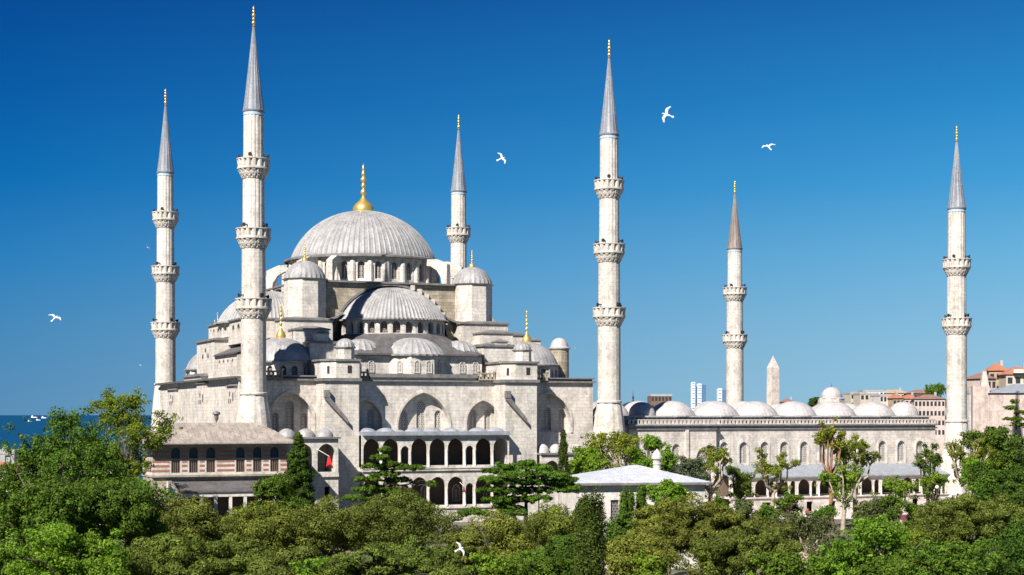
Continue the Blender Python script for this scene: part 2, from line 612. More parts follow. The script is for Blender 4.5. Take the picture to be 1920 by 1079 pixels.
# four flying buttress arches hugging the drum on the diagonals
for k in range(4):
    b = MB(Matrix.Translation((UC, VC, 0)) @ Matrix.Rotation(pi / 4 + k * pi / 2, 4, 'Z'))
    for s in (-1, 1):
        b.T = Matrix.Translation((UC, VC, 0)) @ Matrix.Rotation(pi / 4 + k * pi / 2 + s * 0.16, 4, 'Z')
        prof = [(-17.2, 37.2), (-16.2, 37.2), (-16.0, 38.4), (-15.2, 39.6), (-14.0, 40.3), (-12.3, 40.6), (-12.3, 41.5), (-15.0, 41.4), (-17.2, 40.5)]
        vs = [(-0.5, y, z) for y, z in prof] + [(0.5, y, z) for y, z in prof]
        n = len(prof)
        b.add(vs, [tuple(range(n)), tuple(reversed(range(n, 2 * n)))] + [(i, n + i, n + (i + 1) % n, (i + 1) % n) for i in range(n)])
    part(b, 'flying_buttress', M['stone'])


def eighths(cx, cy, ap, rot=pi / 8):
    R = ap / cos(pi / 8)
    return [(cx + R * cos(rot + 2 * pi * i / 8), cy + R * sin(rot + 2 * pi * i / 8)) for i in range(8)]


def oct_turret(u, v, ap, z0, z1, hd, fin, name='turret', shaftmat='stone', ribs=24):
    b = MB()
    b.prism(eighths(u, v, ap), z0, z1)
    t = part(b, name, M[shaftmat])
    b = MB()
    b.prism(eighths(u, v, ap + 0.12), z1, z1 + 0.18, 0.22)
    b.lathe(u, v, [(ap + 0.1, z1 + 0.15), (ap + 0.02, z1 + 0.8)] + dome_profile(ap - 0.02, hd, z1 + 0.8, 10)[1:], ribs * 4,
            lambda i, j, r: (0.16 if j < 2 else 0.07) * min(1, r / 1.5) if i % 4 == 0 else (0.06 if (i % 4 in (1, 3) and j < 2) else 0.0))
    d = b.build('turret_dome', M['lead'], t, 50)
    if fin:
        b = MB()
        b.lathe(u, v, finial_profile(z1 + 0.75 + hd, fin, 0.5), 14)
        b.build('finial', M['gold'], t, 50)
    return t


def stepbox(b, x0, x1, y0, y1, z0, z1, e=0.25, h=0.3):
    b.m = 0
    b.box(x0, x1, y0, y1, z0, z1)
    b.m = 1
    b.box(x0 - e, x1 + e, y0 - e, y1 + e, z1, z1 + h)
    # low hipped lead capping
    vs = [(x0 - e, y0 - e, z1 + h), (x1 + e, y0 - e, z1 + h), (x1 + e, y1 + e, z1 + h), (x0 - e, y1 + e, z1 + h)]
    w, d = (x1 - x0) * 0.35, (y1 - y0) * 0.35
    mx, my = (x0 + x1) / 2, (y0 + y1) / 2
    zt = z1 + h + 0.45
    vs += [(x0 + w, y0 + d, zt), (x1 - w, y0 + d, zt), (x1 - w, y1 - d, zt), (x0 + w, y1 - d, zt)]
    b.add(vs, [(4, 5, 6, 7), (0, 1, 5, 4), (1, 2, 6, 5), (2, 3, 7, 6), (3, 0, 4, 7)])
    b.m = 0


for su in (-1, 1):
    for sv in (-1, 1):
        oct_turret(UC + su * 14.1, VC + sv * 14.1, 3.05, 30.9, 37.1, 2.3, 2.9, 'weight_turret')

hall = MB()
hall.box(-1.0, 54.6, 5.9, 64.0, 0, 21.3)
hall.box(9.0, 45.4, 15, 53, 21, 26)
part(hall, 'prayer_hall_body', M['stone'])
b = MB()
b.box(-1.9, 55.6, 4.2, 65.0, 21.3, 21.6)
part(b, 'hall_roof', M['lead_roof'])

KF0 = [Matrix.Translation((UC, VC, 0)) @ Matrix.Rotation(-k * pi / 2, 4, 'Z') for k in range(4)]
KF = [KF0[0], Matrix.Translation((-0.8, 0, 0)) @ KF0[1], KF0[2], KF0[3]]
for k in range(4):
    K = KF0[k]
    # great arch wall with its stepped shoulders
    b = MB(K)
    out = [(-11.2, 26), (11.2, 26), (11.2, 36.94), (-11.2, 36.94)]
    b.plate(out, [roundarch(0, 26.95, 9.8, 28, 26.4)], -14.3, 1.2)
    for s in (1,) if k == 0 else (-1, 1):
        b.m = 1
        for i in range(8):
            a = radians(24 + i * 7.6)
            x, z = s * 10.25 * cos(a), 26.9 + 10.25 * sin(a)
            if z < 36.6:
                b.box(x - 0.33, x + 0.33, -15.0, -14.2, z - 0.5, z + 0.3)
    part(b, 'great_arch', [M['stone_old'], M['stone']])
    b = MB(K)
    ring = []
    ni = 28
    vs, fs = [], []
    for i in range(ni + 1):
        a = pi * i / ni
        for (r, y) in ((9.72, -14.75), (10.1, -14.75), (10.1, -14.2), (9.72, -14.2)):
            vs.append((r * cos(a), y, 26.95 + r * sin(a)))
    for i in range(ni):
        for j in range(4):
            j2 = (j + 1) % 4
            fs.append((i * 4 + j, i * 4 + j2, (i + 1) * 4 + j2, (i + 1) * 4 + j))
    b.add(vs, fs)
    part(b, 'arch_moulding', M['lead_edge'])
    b = MB(K)
    for s in (-1, 1):
        path = [(-9.6, 30.1), (-10.6, 29.2), (-11.9, 28.5), (-13.6, 28.2)] if False else [(-8.4, 31.9), (-9.4, 31.2), (-10.6, 30.85), (-12.3, 30.75)]
        vs, fs = [], []
        for (x, z) in path:
            x = x * -s if s > 0 else x
            vs += [(x, -16.2, z), (x, -14.2, z), (x, -14.2, z + 0.3), (x, -16.2, z + 0.3)]
        n_ = len(path)
        for i in range(n_ - 1):
            for j in range(4):
                fs.append((i * 4 + j, i * 4 + (j + 1) % 4, (i + 1) * 4 + (j + 1) % 4, (i + 1) * 4 + j))
        fs += [(0, 1, 2, 3), ((n_ - 1) * 4 + 3, (n_ - 1) * 4 + 2, (n_ - 1) * 4 + 1, (n_ - 1) * 4)]
        bs = MB(K)
        bs.add(vs, fs)
        part(bs, 'shoulder_cornice', M['lead_edge'])
    # semi dome
    K = KF[k]
    b = MB(K)
    b.lathe(0, -15.3, [(8.85, 30.75), (8.9, 30.98), (8.45, 31.05)] + dome_profile(8.35, 5.2, 31.1, 18)[1:], 84 * 4, lambda i, j, r: 0.17 * min(1.0, r / 1.5) if i % 4 == 0 else 0.0)
    sd = part(b, 'semi_dome', M['lead'], None, 50)
    # its drum with windows
    b = MB(K)
    N = 13
    R2 = 8.35
    pw2 = 2 * R2 * tan(pi / N / 2)
    Ts = []
    for i in range(N):
        a = -pi / 2 + pi * (i + 0.5) / N
        T = Matrix.Translation((0, -15.1, 0)) @ Matrix.Rotation(a, 4, 'Z') @ Matrix.Translation((0, -R2, 0))
        b.T = K @ T
        b.plate(rect(-pw2 / 2, pw2 / 2, 28.5, 30.78), [arch(0, 28.7, 1.2, 30.55, 0.56)], 0, 0.9)
        Ts.append(K @ T @ Matrix.Translation((0, 0.72, 28.7)))
    b.T = K
    sdrum = part(b, 'semi_dome_drum', M['stone'])
    for T in Ts:
        window(sdrum, T, 1.2, 1.85, 'glass_dark', False)
    if k == 1:
        continue
    # sloping lead roof from the drum to the straight walls
    b = MB(K)
    inner, outer = [], []
    n = 26
    for i in range(n + 1):
        a = pi + pi * i / n
        inner.append((8.6 * cos(a), -15.1 + 8.6 * sin(a), 28.55))
        ca, sa = cos(a), sin(a)
        t = min(11.4 / abs(ca) if abs(ca) > 1e-6 else 1e9, 14.2 / abs(sa) if abs(sa) > 1e-6 else 1e9)
        outer.append((t * ca, -13.6 + t * sa, 25.3))
    vs = inner + outer + [(x, y, 25.05) for x, y, z in outer]
    m_ = n + 1
    fs = [(i, i + 1, m_ + i + 1, m_ + i) for i in range(n)] + [(m_ + i, m_ + i + 1, 2 * m_ + i + 1, 2 * m_ + i) for i in range(n)]
    b.add(vs, fs)
    part(b, 'skirt_roof', M['lead_roof'])
    # straight wall below
    b = MB(K)
    b.box(-10.7, 10.7, -27.0, -13, 21.4, 25.04)
    uw = part(b, 'clerestory_wall', M['stone'])
    for x in (-9.6, -7.4, 7.4, 9.6):
        window(uw, K @ Tz(x, -27.09, 22.4), 1.0, 1.9, 'glass')
    # exedras
    for (ex, ey, er, eh, rot, nwin) in ((0, -25.1, 4.75, 2.55, 0.0, 3), (-8.0, -23.9, 3.2, 2.3, -0.7, 2), (8.0, -23.9, 3.2, 2.3, 0.7, 2)):
        b = MB(K)
        b.lathe(ex, ey, [(er + 0.25, 24.95), (er + 0.3, 25.2), (er, 25.32)] + dome_profile(er, eh, 25.34, 10)[1:], int(er * 6.2) * 4, ribmod(4, 0.17))
        ed = part(b, 'exedra_dome', M['lead'], None, 50)
        b = MB(K)
        wr = er - 0.25
        nf = 8
        ph = pi / 8
        b.prism([(ex + wr / cos(pi / 8) * cos(ph + 2 * pi * i / 8), ey + wr / cos(pi / 8) * sin(ph + 2 * pi * i / 8)) for i in range(8)], 21.4, 24.95)
        ew = part(b, 'exedra_wall', M['stone'])
        for a in ((-pi / 4, 0, pi / 4) if nwin == 3 else (0, pi / 4 * (1 if ex > 0 else -1))):
            offs = (-0.95, 0.95) if (nwin == 3 and a == 0) else (0,)
            for ox in offs:
                T = K @ Matrix.Translation((ex, ey, 0)) @ Matrix.Rotation(a, 4, 'Z') @ Matrix.Translation((ox, -wr - 0.08, 22.3))
                window(ew, T, 0.95, 2.0, 'glass')
    # stepped buttress masses either side
    for s in (-1, 1):
        b = MB(K)
        if s == -1:
            b.T = KF0[k]
            stepbox(b, -18.6, -10.9, -18.6, -10.9, 21, 30.6)
        b.T = K
        x0, x1 = sorted((s * 11.5, s * 16.6))
        stepbox(b, x0, x1, -25.8, -18.4, 21, 26.7)
        x0, x1 = sorted((s * 12.6, s * 17.9))
        stepbox(b, x0, x1, -22.4, -18.3, 21, 28.9, 0.2, 0.22)
        part(b, 'stepped_buttress', [M['stone'], M['lead_edge']])
    # small lantern on the step
    for s in (-1, 1):
        b = MB(K)
        x, y = s * 14.6, -24.8
        b.box(x - 0.95, x + 0.95, y - 0.95, y + 0.95, 24, 28.2 if s < 0 else 27.4)
        zt = 28.2 if s < 0 else 27.4
        b.m = 1
        b.box(x - 1.1, x + 1.1, y - 1.1, y + 1.1, zt, zt + 0.15)
        b.add([(x - 1.1, y - 1.1, zt + .15), (x + 1.1, y - 1.1, zt + .15), (x + 1.1, y + 1.1, zt + .15), (x - 1.1, y + 1.1, zt + .15), (x, y, zt + .6)],
              [(0, 1, 4), (1, 2, 4), (2, 3, 4), (3, 0, 4)])
        part(b, 'stair_lantern', [M['stone'], M['lead_edge']])

# corner domes
for su in (-1, 1):
    for sv in (-1, 1):
        cu, cv = UC + su * 20.2, VC + sv * 22.6
        b = MB()
        N = 8
        ap = 4.7
        w8 = 2 * ap * tan(pi / 8)
        Ts = []
        for i in range(8):
            T = Matrix.Translation((cu, cv, 0)) @ Matrix.Rotation(2 * pi * i / 8, 4, 'Z') @ Matrix.Translation((0, -ap, 0))
            b.T = T
            b.plate(rect(-w8 / 2, w8 / 2, 21.4, 23.75), [arch(-0.85, 21.75, 0.95, 23.3), arch(0.85, 21.75, 0.95, 23.3)], 0, 0.5)
            Ts += [T @ Tz(-0.85, 0.35, 21.75), T @ Tz(0.85, 0.35, 21.75)]
        dr = part(b, 'corner_drum', M['stone'])
        for T in Ts:
            window(dr, T, 0.95, 1.55, 'glass_dark', False)
        b = MB()
        b.lathe(cu, cv, [(5.3, 23.75), (5.35, 23.95), (4.95, 24.05)] + dome_profile(4.9, 3.55, 24.1, 14)[1:], 40 * 4, ribmod(4, 0.08))
        cd = part(b, 'corner_dome', M['lead'], None, 50)
        b = MB()
        b.lathe(cu, cv, finial_profile(27.6, 5.3, 0.75), 16)
        b.build('finial', M['gold'], cd, 50)

# ---- side towers in front of the long wall
for cx in (12.95, 41.35):
    b = MB()
    b.box(cx - 2.6, cx + 2.6, -0.5, 3.995, 0, 20.9)
    b.box(cx - 2.75, cx + 2.75, -0.7, 3.99, 0, 7.6)
    tw = part(b, 'buttress_tower', M['stone'])
    b = MB()
    b.box(cx - 2.95, cx + 2.95, -0.85, 4.4, 20.9, 21.35)
    b.build('tower_cornice', M['lead_edge'], tw)
    b = MB()
    ux = cx + 0.4
    poly = [(ux - 1.2, -0.25), (ux + 2.35, -0.25), (ux + 2.75, 0.4), (ux + 2.75, 8.2), (ux - 2.9, 8.2), (ux - 2.9, 1.8)]
    b.plate(rect(0, 0.01, 0, 0.01), [], 0, 0.01)
    b = MB()
    b.prism(poly, 21.35, 23.85)
    st = part(b, 'tower_upper_stage', M['stone'])
    b = MB()
    b.prism([(ux - 1.3, -0.5), (ux + 2.5, -0.5), (ux + 3.0, 0.3), (ux + 3.0, 8.3), (ux - 3.15, 8.3), (ux - 3.15, 1.7)], 23.85, 24.15)
    b.build('stage_roof', M['lead_edge'], st)
    b = MB()
    b.box(ux + 0.55, ux + 1.15, -0.31, -0.2, 22.1, 23.2)
    b.build('hatch_opening', M['dark'], st)
    b = MB()
    b.T = Matrix.Translation((ux - 2.05, 0.78, 0)) @ Matrix.Rotation(-0.88, 4, 'Z')
    b.box(-0.2, 0.2, -0.06, 0.04, 22.0, 23.1)
    b.build('slit_window', M['dark'], st)
    b = MB()
    tx, ty = ux + 0.9, 2.1
    b.prism(eighths(tx, ty, 1.28), 24.1, 25.75)
    sl = part(b, 'small_turret', M['stone'])
    b = MB()
    b.prism(eighths(tx, ty, 1.4), 25.75, 25.95, 0.12)
    b.lathe(tx, ty, [(1.38, 25.95)] + dome_profile(1.35, 1.15, 26.1, 8), 64, lambda i, j, r: 0.06 * min(1, r) if i % 4 == 0 else 0)
    b.build('turret_dome', M['lead'], sl, 45)
    # rain chute slanting across the tower foot of the cornice
    b = MB()
    x0, x1 = cx - 2.35, cx + 0.7
    for dy in (0,):
        vs = []
        for x, z in ((x0, 18.9), (x1, 15.4), (x1 + 0.05, 14.7), (x0 - 0.3, 18.2)):
            vs += [(x, -1.25, z), (x, -0.52, z)]
        b.add(vs, [(0, 2, 4, 6), (1, 7, 5, 3), (0, 1, 3, 2), (2, 3, 5, 4), (4, 5, 7, 6), (6, 7, 1, 0)])
    b.box(x0 - 0.4, x0 + 0.35, -1.3, -0.45, 18.5, 19.6)
    b.build('rain_chute', M['lead_edge'], tw)

# ---- the long wall with its blind arches
WARCH = [(27.2, 8.2, 19.35, ((0, 1.5, 18.3), (-2.75, 1.15, 16.7), (2.75, 1.15, 16.7))),
         (36.9, 5.4, 18.2, ((-1.25, 1.15, 16.9), (1.25, 1.15, 16.9))),
         (17.9, 5.4, 18.2, ((-1.25, 1.15, 16.9), (1.25, 1.15, 16.9))),
         (6.6, 6.6, 19.2, ((0, 1.4, 18.2), (2.15, 1.1, 16.4), (-2.15, 1.1, 16.4))),
         (48.2, 7.0, 19.3, ((0, 1.3, 17.2), (2.5, 1.1, 17.0), (-2.4, 1.1, 16.6)))]
b = MB()
b.plate(rect(-1.1, 55.6, 0, 21.0), [arch(c, 13.2, w, t, 0.64, 10) for c, w, t, _ in WARCH], 4.0, 1.15)
lw = part(b, 'long_wall', M['stone'])
b = MB()
wins = []
for c, w, t, ws in WARCH:
    for dx, ww, wt in ws:
        wins.append((c + dx, ww, wt))
b.plate(rect(1.6, 55.5, 12.6, 20.2), [arch(x, 13.5, ww, wt) for x, ww, wt in wins], 5.16, 0.45)
rw = part(b, 'recessed_wall', M['stone'])
for x, ww, wt in wins:
    window(rw, Tz(x, 5.46, 13.5), ww, wt - 13.5, 'glass')
for c, w, t, _ in WARCH:
    b = MB()
    oa, ia = arch(c, 13.2, w + 0.7, t + 0.45, 0.64, 10), arch(c, 13.2, w, t, 0.64, 10)
    oa, ia = [oa[0]] + oa[:1:-1] + [oa[1]], [ia[0]] + ia[:1:-1] + [ia[1]]
    b.plate(oa + ia[::-1], [], 3.86, 0.13)
    part(b, 'arch_hood', M['stone'])
b = MB()
b.box(-1.3, 56.0, 3.55, 5.2, 21.0, 21.28)
b.box(1.3, 55.9, 3.75, 5.0, 21.6, 21.8)
part(b, 'long_cornice', M['lead_edge'])
# raised central parapet, pierced parapets beside it
b = MB()
b.box(18.6, 35.6, 3.6, 4.3, 21.28, 21.6)
b.m = 1
b.box(18.4, 35.8, 3.3, 4.45, 21.6, 22.15)
part(b, 'central_parapet', [M['stone'], M['lead_edge']])
for x0, x1 in ((15.7, 18.3), (35.9, 38.7), (46.0, 47.6), (2.4, 5.2)):
    b = MB()
    b.box(x0, x1, 3.4, 3.75, 21.28, 21.5)
    b.box(x0, x1, 3.4, 3.75, 22.2, 22.45)
    n = int((x1 - x0) / 0.62)
    for i in range(n + 1):
        x = x0 + 0.15 + (x1 - x0 - 0.3) * i / n
        b.box(x - 0.13, x + 0.13, 3.45, 3.72, 21.5, 22.2)
    b.ball((x0 + 0.1, 3.55, 22.6), 0.28)
    b.ball((x1 - 0.1, 3.55, 22.6), 0.28)
    part(b, 'pierced_parapet', M['stone_old'])

# ---- two storey gallery between the towers
seq = [2.6, 2.6, 1.3, 2.58, 2.58, 2.58, 1.3, 2.6, 2.5]
gap = 0.33
x = 15.65
ops = []
tot = sum(seq) + gap * 8
sc_ = (38.75 - 15.65 - 0.2) / tot
x = 15.75
for w in seq:
    ops.append((x + w * sc_ / 2, w * sc_))
    x += (w + gap) * sc_
b = MB()
b.plate(rect(15.56, 38.74, 8.3, 12.95), [arch(c, 8.5, w, 12.5 if w > 1.5 else 11.4, 0.58) for c, w in ops], -2.0, 0.45)
gal = part(b, 'upper_gallery', M['stone'])
b = MB()
b.plate(rect(15.56, 38.74, 0.0, 7.7), [arch(c, 2.6, w, 6.8 if w > 1.5 else 5.8, 0.56) for c, w in ops], -2.0, 0.45)
part(b, 'lower_gallery', M['stone'])
b = MB()
b.box(15.56, 38.74, -2.25, 4.0, 7.7, 8.3)
b.box(15.56, 38.74, -2.35, -1.9, 8.05, 8.25)
b.box(15.56, 38.74, -2.2, 4.0, 2.1, 2.45)
part(b, 'gallery_floor', M['stone'])
# gallery columns, set proud in the piers
for i in range(8):
    cx = (ops[i][0] + ops[i][1] / 2 + ops[i + 1][0] - ops[i + 1][1] / 2) / 2
    for z0, z1 in ((8.3, 10.9), (2.45, 5.2)):
        b = MB()
        b.lathe(cx, -2.05, [(0.24, z0), (0.24, z0 + 0.2), (0.17, z0 + 0.3), (0.155, z1 - 0.4), (0.22, z1 - 0.1), (0.24, z1), (0, z1)], 12)
        part(b, 'gallery_column', M['white'], None, 40)
b = MB()
b.box(15.56, 38.74, -2.6, 4.0, 12.95, 13.2)
b.box(15.56, 38.74, -2.3, 3.9, 13.2, 13.52)
part(b, 'gallery_roof', M['lead_blue'])
for i, (c, w) in enumerate(ops):
    b = MB()
    r = 1.5 if w > 1.5 else 0.8
    b.lathe(c, 0.4, dome_profile(r, 0.62 if w > 1.5 else 0.3, 13.45, 7), 32)
    part(b, 'gallery_dome', M['lead_blue'], None, 60)
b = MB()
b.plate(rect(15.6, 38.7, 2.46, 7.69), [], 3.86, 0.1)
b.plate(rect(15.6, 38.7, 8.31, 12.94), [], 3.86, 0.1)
part(b, 'gallery_back_wall', M['brown_dark'])  # dark sheets over the long wall, painting in the gallery's interior shade
# back doors and windows inside the gallery
for c, w in ops[::2]:
    window(lw, Tz(c, 3.78, 2.8), 1.3, 2.6, 'glass_dark')

# ---- gallery left of the first tower (in front of the royal bay)
b = MB()
b.plate(rect(2.6, 10.75, 0, 12.6), [arch(9.0, 7.9, 2.6, 11.9, 0.58), arch(5.7, 7.9, 2.6, 11.9, 0.58), rect(8.7, 9.5, 3.2, 5.8)], -6.0, 0.4)
b.box(10.35, 10.75, -5.6, -0.7, 0, 12.6)
b.box(2.6, 10.75, -6.3, -0.7, 7.2, 7.75)
b.box(2.6, 10.3, -0.9, -0.5, 0, 12.6)
part(b, 'ramp_gallery', M['stone'])
b = MB()
b.box(2.3, 11.0, -6.4, -0.72, 12.6, 12.85)
part(b, 'ramp_gallery_roof', M['lead_edge'])
for cx in (3.9, 6.7, 9.4):
    b = MB()
    b.lathe(cx, -3.4, dome_profile(1.35, 1.2, 12.85, 8), 40)
    part(b, 'gallery_dome', M['lead'], None, 60)
# ---- low gallery right of the second tower
b = MB()
b.plate(rect(44.1, 56.5, 0, 9.9), [arch(46.0, 4.5, 2.5, 9.0, 0.58), arch(49.4, 4.5, 2.5, 9.0, 0.58), arch(52.8, 4.5, 2.5, 9.0, 0.58)], -1.6, 0.4)
part(b, 'low_gallery', M['stone'])
b = MB()
b.box(44.0, 56.7, -1.9, 4.0, 9.9, 10.15)
part(b, 'low_gallery_roof', M['lead_edge'])
for cx in (45.4, 47.6, 51.2, 54.2):
    b = MB()
    b.lathe(cx, 0.6, dome_profile(1.05, 1.35, 10.15, 8), 32)
    part(b, 'gallery_dome', M['lead_pale'], None, 60)

# ---- qibla wall (faces left)
K = KF0[1]                                   # local x = VC - v, local y = u - UC


def vx(v):
    return VC - v


qa = [(vx(38.5), 7.0, 19.2), (vx(16.5), 7.0, 18.6), (vx(60), 4.5, 18.0)]
b = MB(K)
b.plate(rect(-30.2, 30.2, 0, 21.0), [arch(c, 9.0, w, t, 0.64, 9) for c, w, t in qa], -27.2, 0.8)
qw = part(b, 'qibla_wall', M['stone'])
b = MB(K)
qwin = []
for c, w, t in qa:
    for dx in ((0,) if w < 6 else (-1.9, 0, 1.9)):
        qwin.append((c + dx, 1.15, t - (1.2 if dx == 0 else 2.4)))
b.plate(rect(-30.1, 30.1, 8.5, 20.2), [arch(x, 12.5, ww, wt) for x, ww, wt in qwin], -26.35, 0.35)
qr = part(b, 'qibla_recess', M['stone'])
for x, ww, wt in qwin:
    window(qr, K @ Tz(x, -26.15, 12.5), ww, wt - 12.5, 'glass')
b = MB(K)
b.box(-30.3, 30.3, -27.6, -26.2, 21.0, 21.28)
part(b, 'qibla_cornice', M['lead_edge'])
for v, hw, zt in ((7.6, 2.3, 20.2), (28.2, 2.9, 20.9), (52.0, 3.2, 20.2)):
    b = MB(K)
    b.box(vx(v) - hw, vx(v) + hw, -28.8, -27.2, 0, zt)
    tw = part(b, 'qibla_buttress', M['stone'])
    b = MB(K)
    x0, x1 = vx(v) - hw - 0.25, vx(v) + hw + 0.25
    b.add([(x0, -29.1, zt), (x1, -29.1, zt), (x1, -27.2, zt), (x0, -27.2, zt), (x0, -27.2, zt + 0.75), (x1, -27.2, zt + 0.75)],
          [(0, 3, 2, 1), (0, 1, 5, 4), (1, 2, 5), (0, 4, 3), (3, 4, 5, 2)])
    b.build('buttress_cap', M['lead_edge'], tw)
    for dx, z in ((-0.9, 18.0), (0.3, 18.0), (-0.3, 19.1), (1.7, 18.3)):
        b = MB(K)
        b.box(vx(v) + dx - 0.16, vx(v) + dx + 0.16, -28.86, -28.7, z - 0.3, z + (0.9 if dx > 1 else 0.3))
        b.build('slit_window', M['dark'], tw)
# low projecting stage, clerestory, central block and the windowed wall carrying the half dome
b = MB(K)
stepbox(b, vx(49.5), vx(36), -27.1, -20, 21.2, 22.3, 0.3, 0.35)
part(b, 'roof_stage', [M['stone'], M['lead_edge']])
b = MB(K)
b.plate(rect(vx(31), vx(16.6), 21.4, 25.3), [arch(vx(v), 22.1, 1.3, 24.7, 0.6) for v in (28.6, 25.6, 22.6, 19.6)], -25.7, 0.5)
b.box(vx(31), vx(16.6), -25.2, -19, 21.4, 25.2)
qc = part(b, 'clerestory_wall', M['stone'])
for v in (28.6, 25.6, 22.6, 19.6):
    window(qc, K @ Tz(vx(v), -25.4, 22.1), 1.3, 2.6, 'glass')
b = MB(K)
b.add([(vx(31), -26.1, 25.3), (vx(16.4), -26.1, 25.3), (vx(16.4), -20.5, 27.6), (vx(31), -20.5, 27.6), (vx(31), -26.1, 25.55), (vx(16.4), -26.1, 25.55), (vx(16.4), -20.5, 27.85), (vx(31), -20.5, 27.85)],
      [(0, 3, 2, 1), (4, 5, 6, 7), (0, 1, 5, 4), (1, 2, 6, 5), (3, 0, 4, 7), (2, 3, 7, 6)])
part(b, 'lean_roof', M['lead_roof'])
b = MB(K)
stepbox(b, vx(44.6), vx(31.1), -25.9, -18, 21.4, 28.0, 0.3, 0.3)
cb = part(b, 'central_block', [M['stone'], M['lead_edge']])
for v, z in ((37.8, 26.6), (39.8, 25.6), (35.8, 25.6)):
    b = MB(K)
    b.box(vx(v) - 0.28, vx(v) + 0.28, -25.98, -25.85, z - 0.3, z + 0.3)
    b.build('vent_hole', M['dark'], cb)
b = MB(K)
dv = [44.0, 41.6, 38.4, 34.8, 31.2, 27.6, 24.0]
dw = [0.7, 1.2, 1.5, 1.9, 1.9, 1.9, 1.9]
b.plate(rect(vx(45.6), vx(20.5), 27.2, 30.9), [arch(vx(v), 28.4, w, 30.35, 0.56) for v, w in zip(dv, dw)], -23.7, 0.8)
b.box(vx(45.6), vx(20.5), -22.85, -17, 27.2, 30.88)
qd = part(b, 'windowed_wall', M['stone'])
for v, w in zip(dv, dw):
    window(qd, K @ Tz(vx(v), -23.05, 28.4), w, 1.95, 'glass', False, 0.56)
b = MB(K)
b.box(vx(45.9), vx(20.3), -24.0, -16.8, 30.9, 31.15)
part(b, 'wall_roof', M['lead_edge'])
b = MB(K)
b.lathe(vx(43.6), -22.6, finial_profile(31.1, 2.2, 0.35), 10)
part(b, 'finial', M['gold'], None, 50)
# end wall and far wall
b = MB()
b.box(54.6, 55.6, 4.85, 64.0, 0, 21.0)
b.box(-1.1, 55.6, 64.0, 64.6, 0, 21.0)
part(b, 'rear_wall', M['stone'])
# round stair turret at the courtyard side
b = MB()
b.lathe(53.2, 11.5, [(1.55, 20), (1.55, 26.6)], 24)
rt = part(b, 'round_turret', M['stone_old'], None, 40)
b = MB()
b.lathe(53.2, 11.5, [(1.7, 26.55), (1.8, 26.8), (1.5, 26.95)] + dome_profile(1.45, 1.45, 27.0, 8)[1:], 40)
b.build('turret_dome', M['lead_pale'], rt, 50)


# ------------------------------------------------------------------ MINARETS
def flute(per, amp):
    return lambda i, j, r: (-amp if i % per == 0 else 0.0)


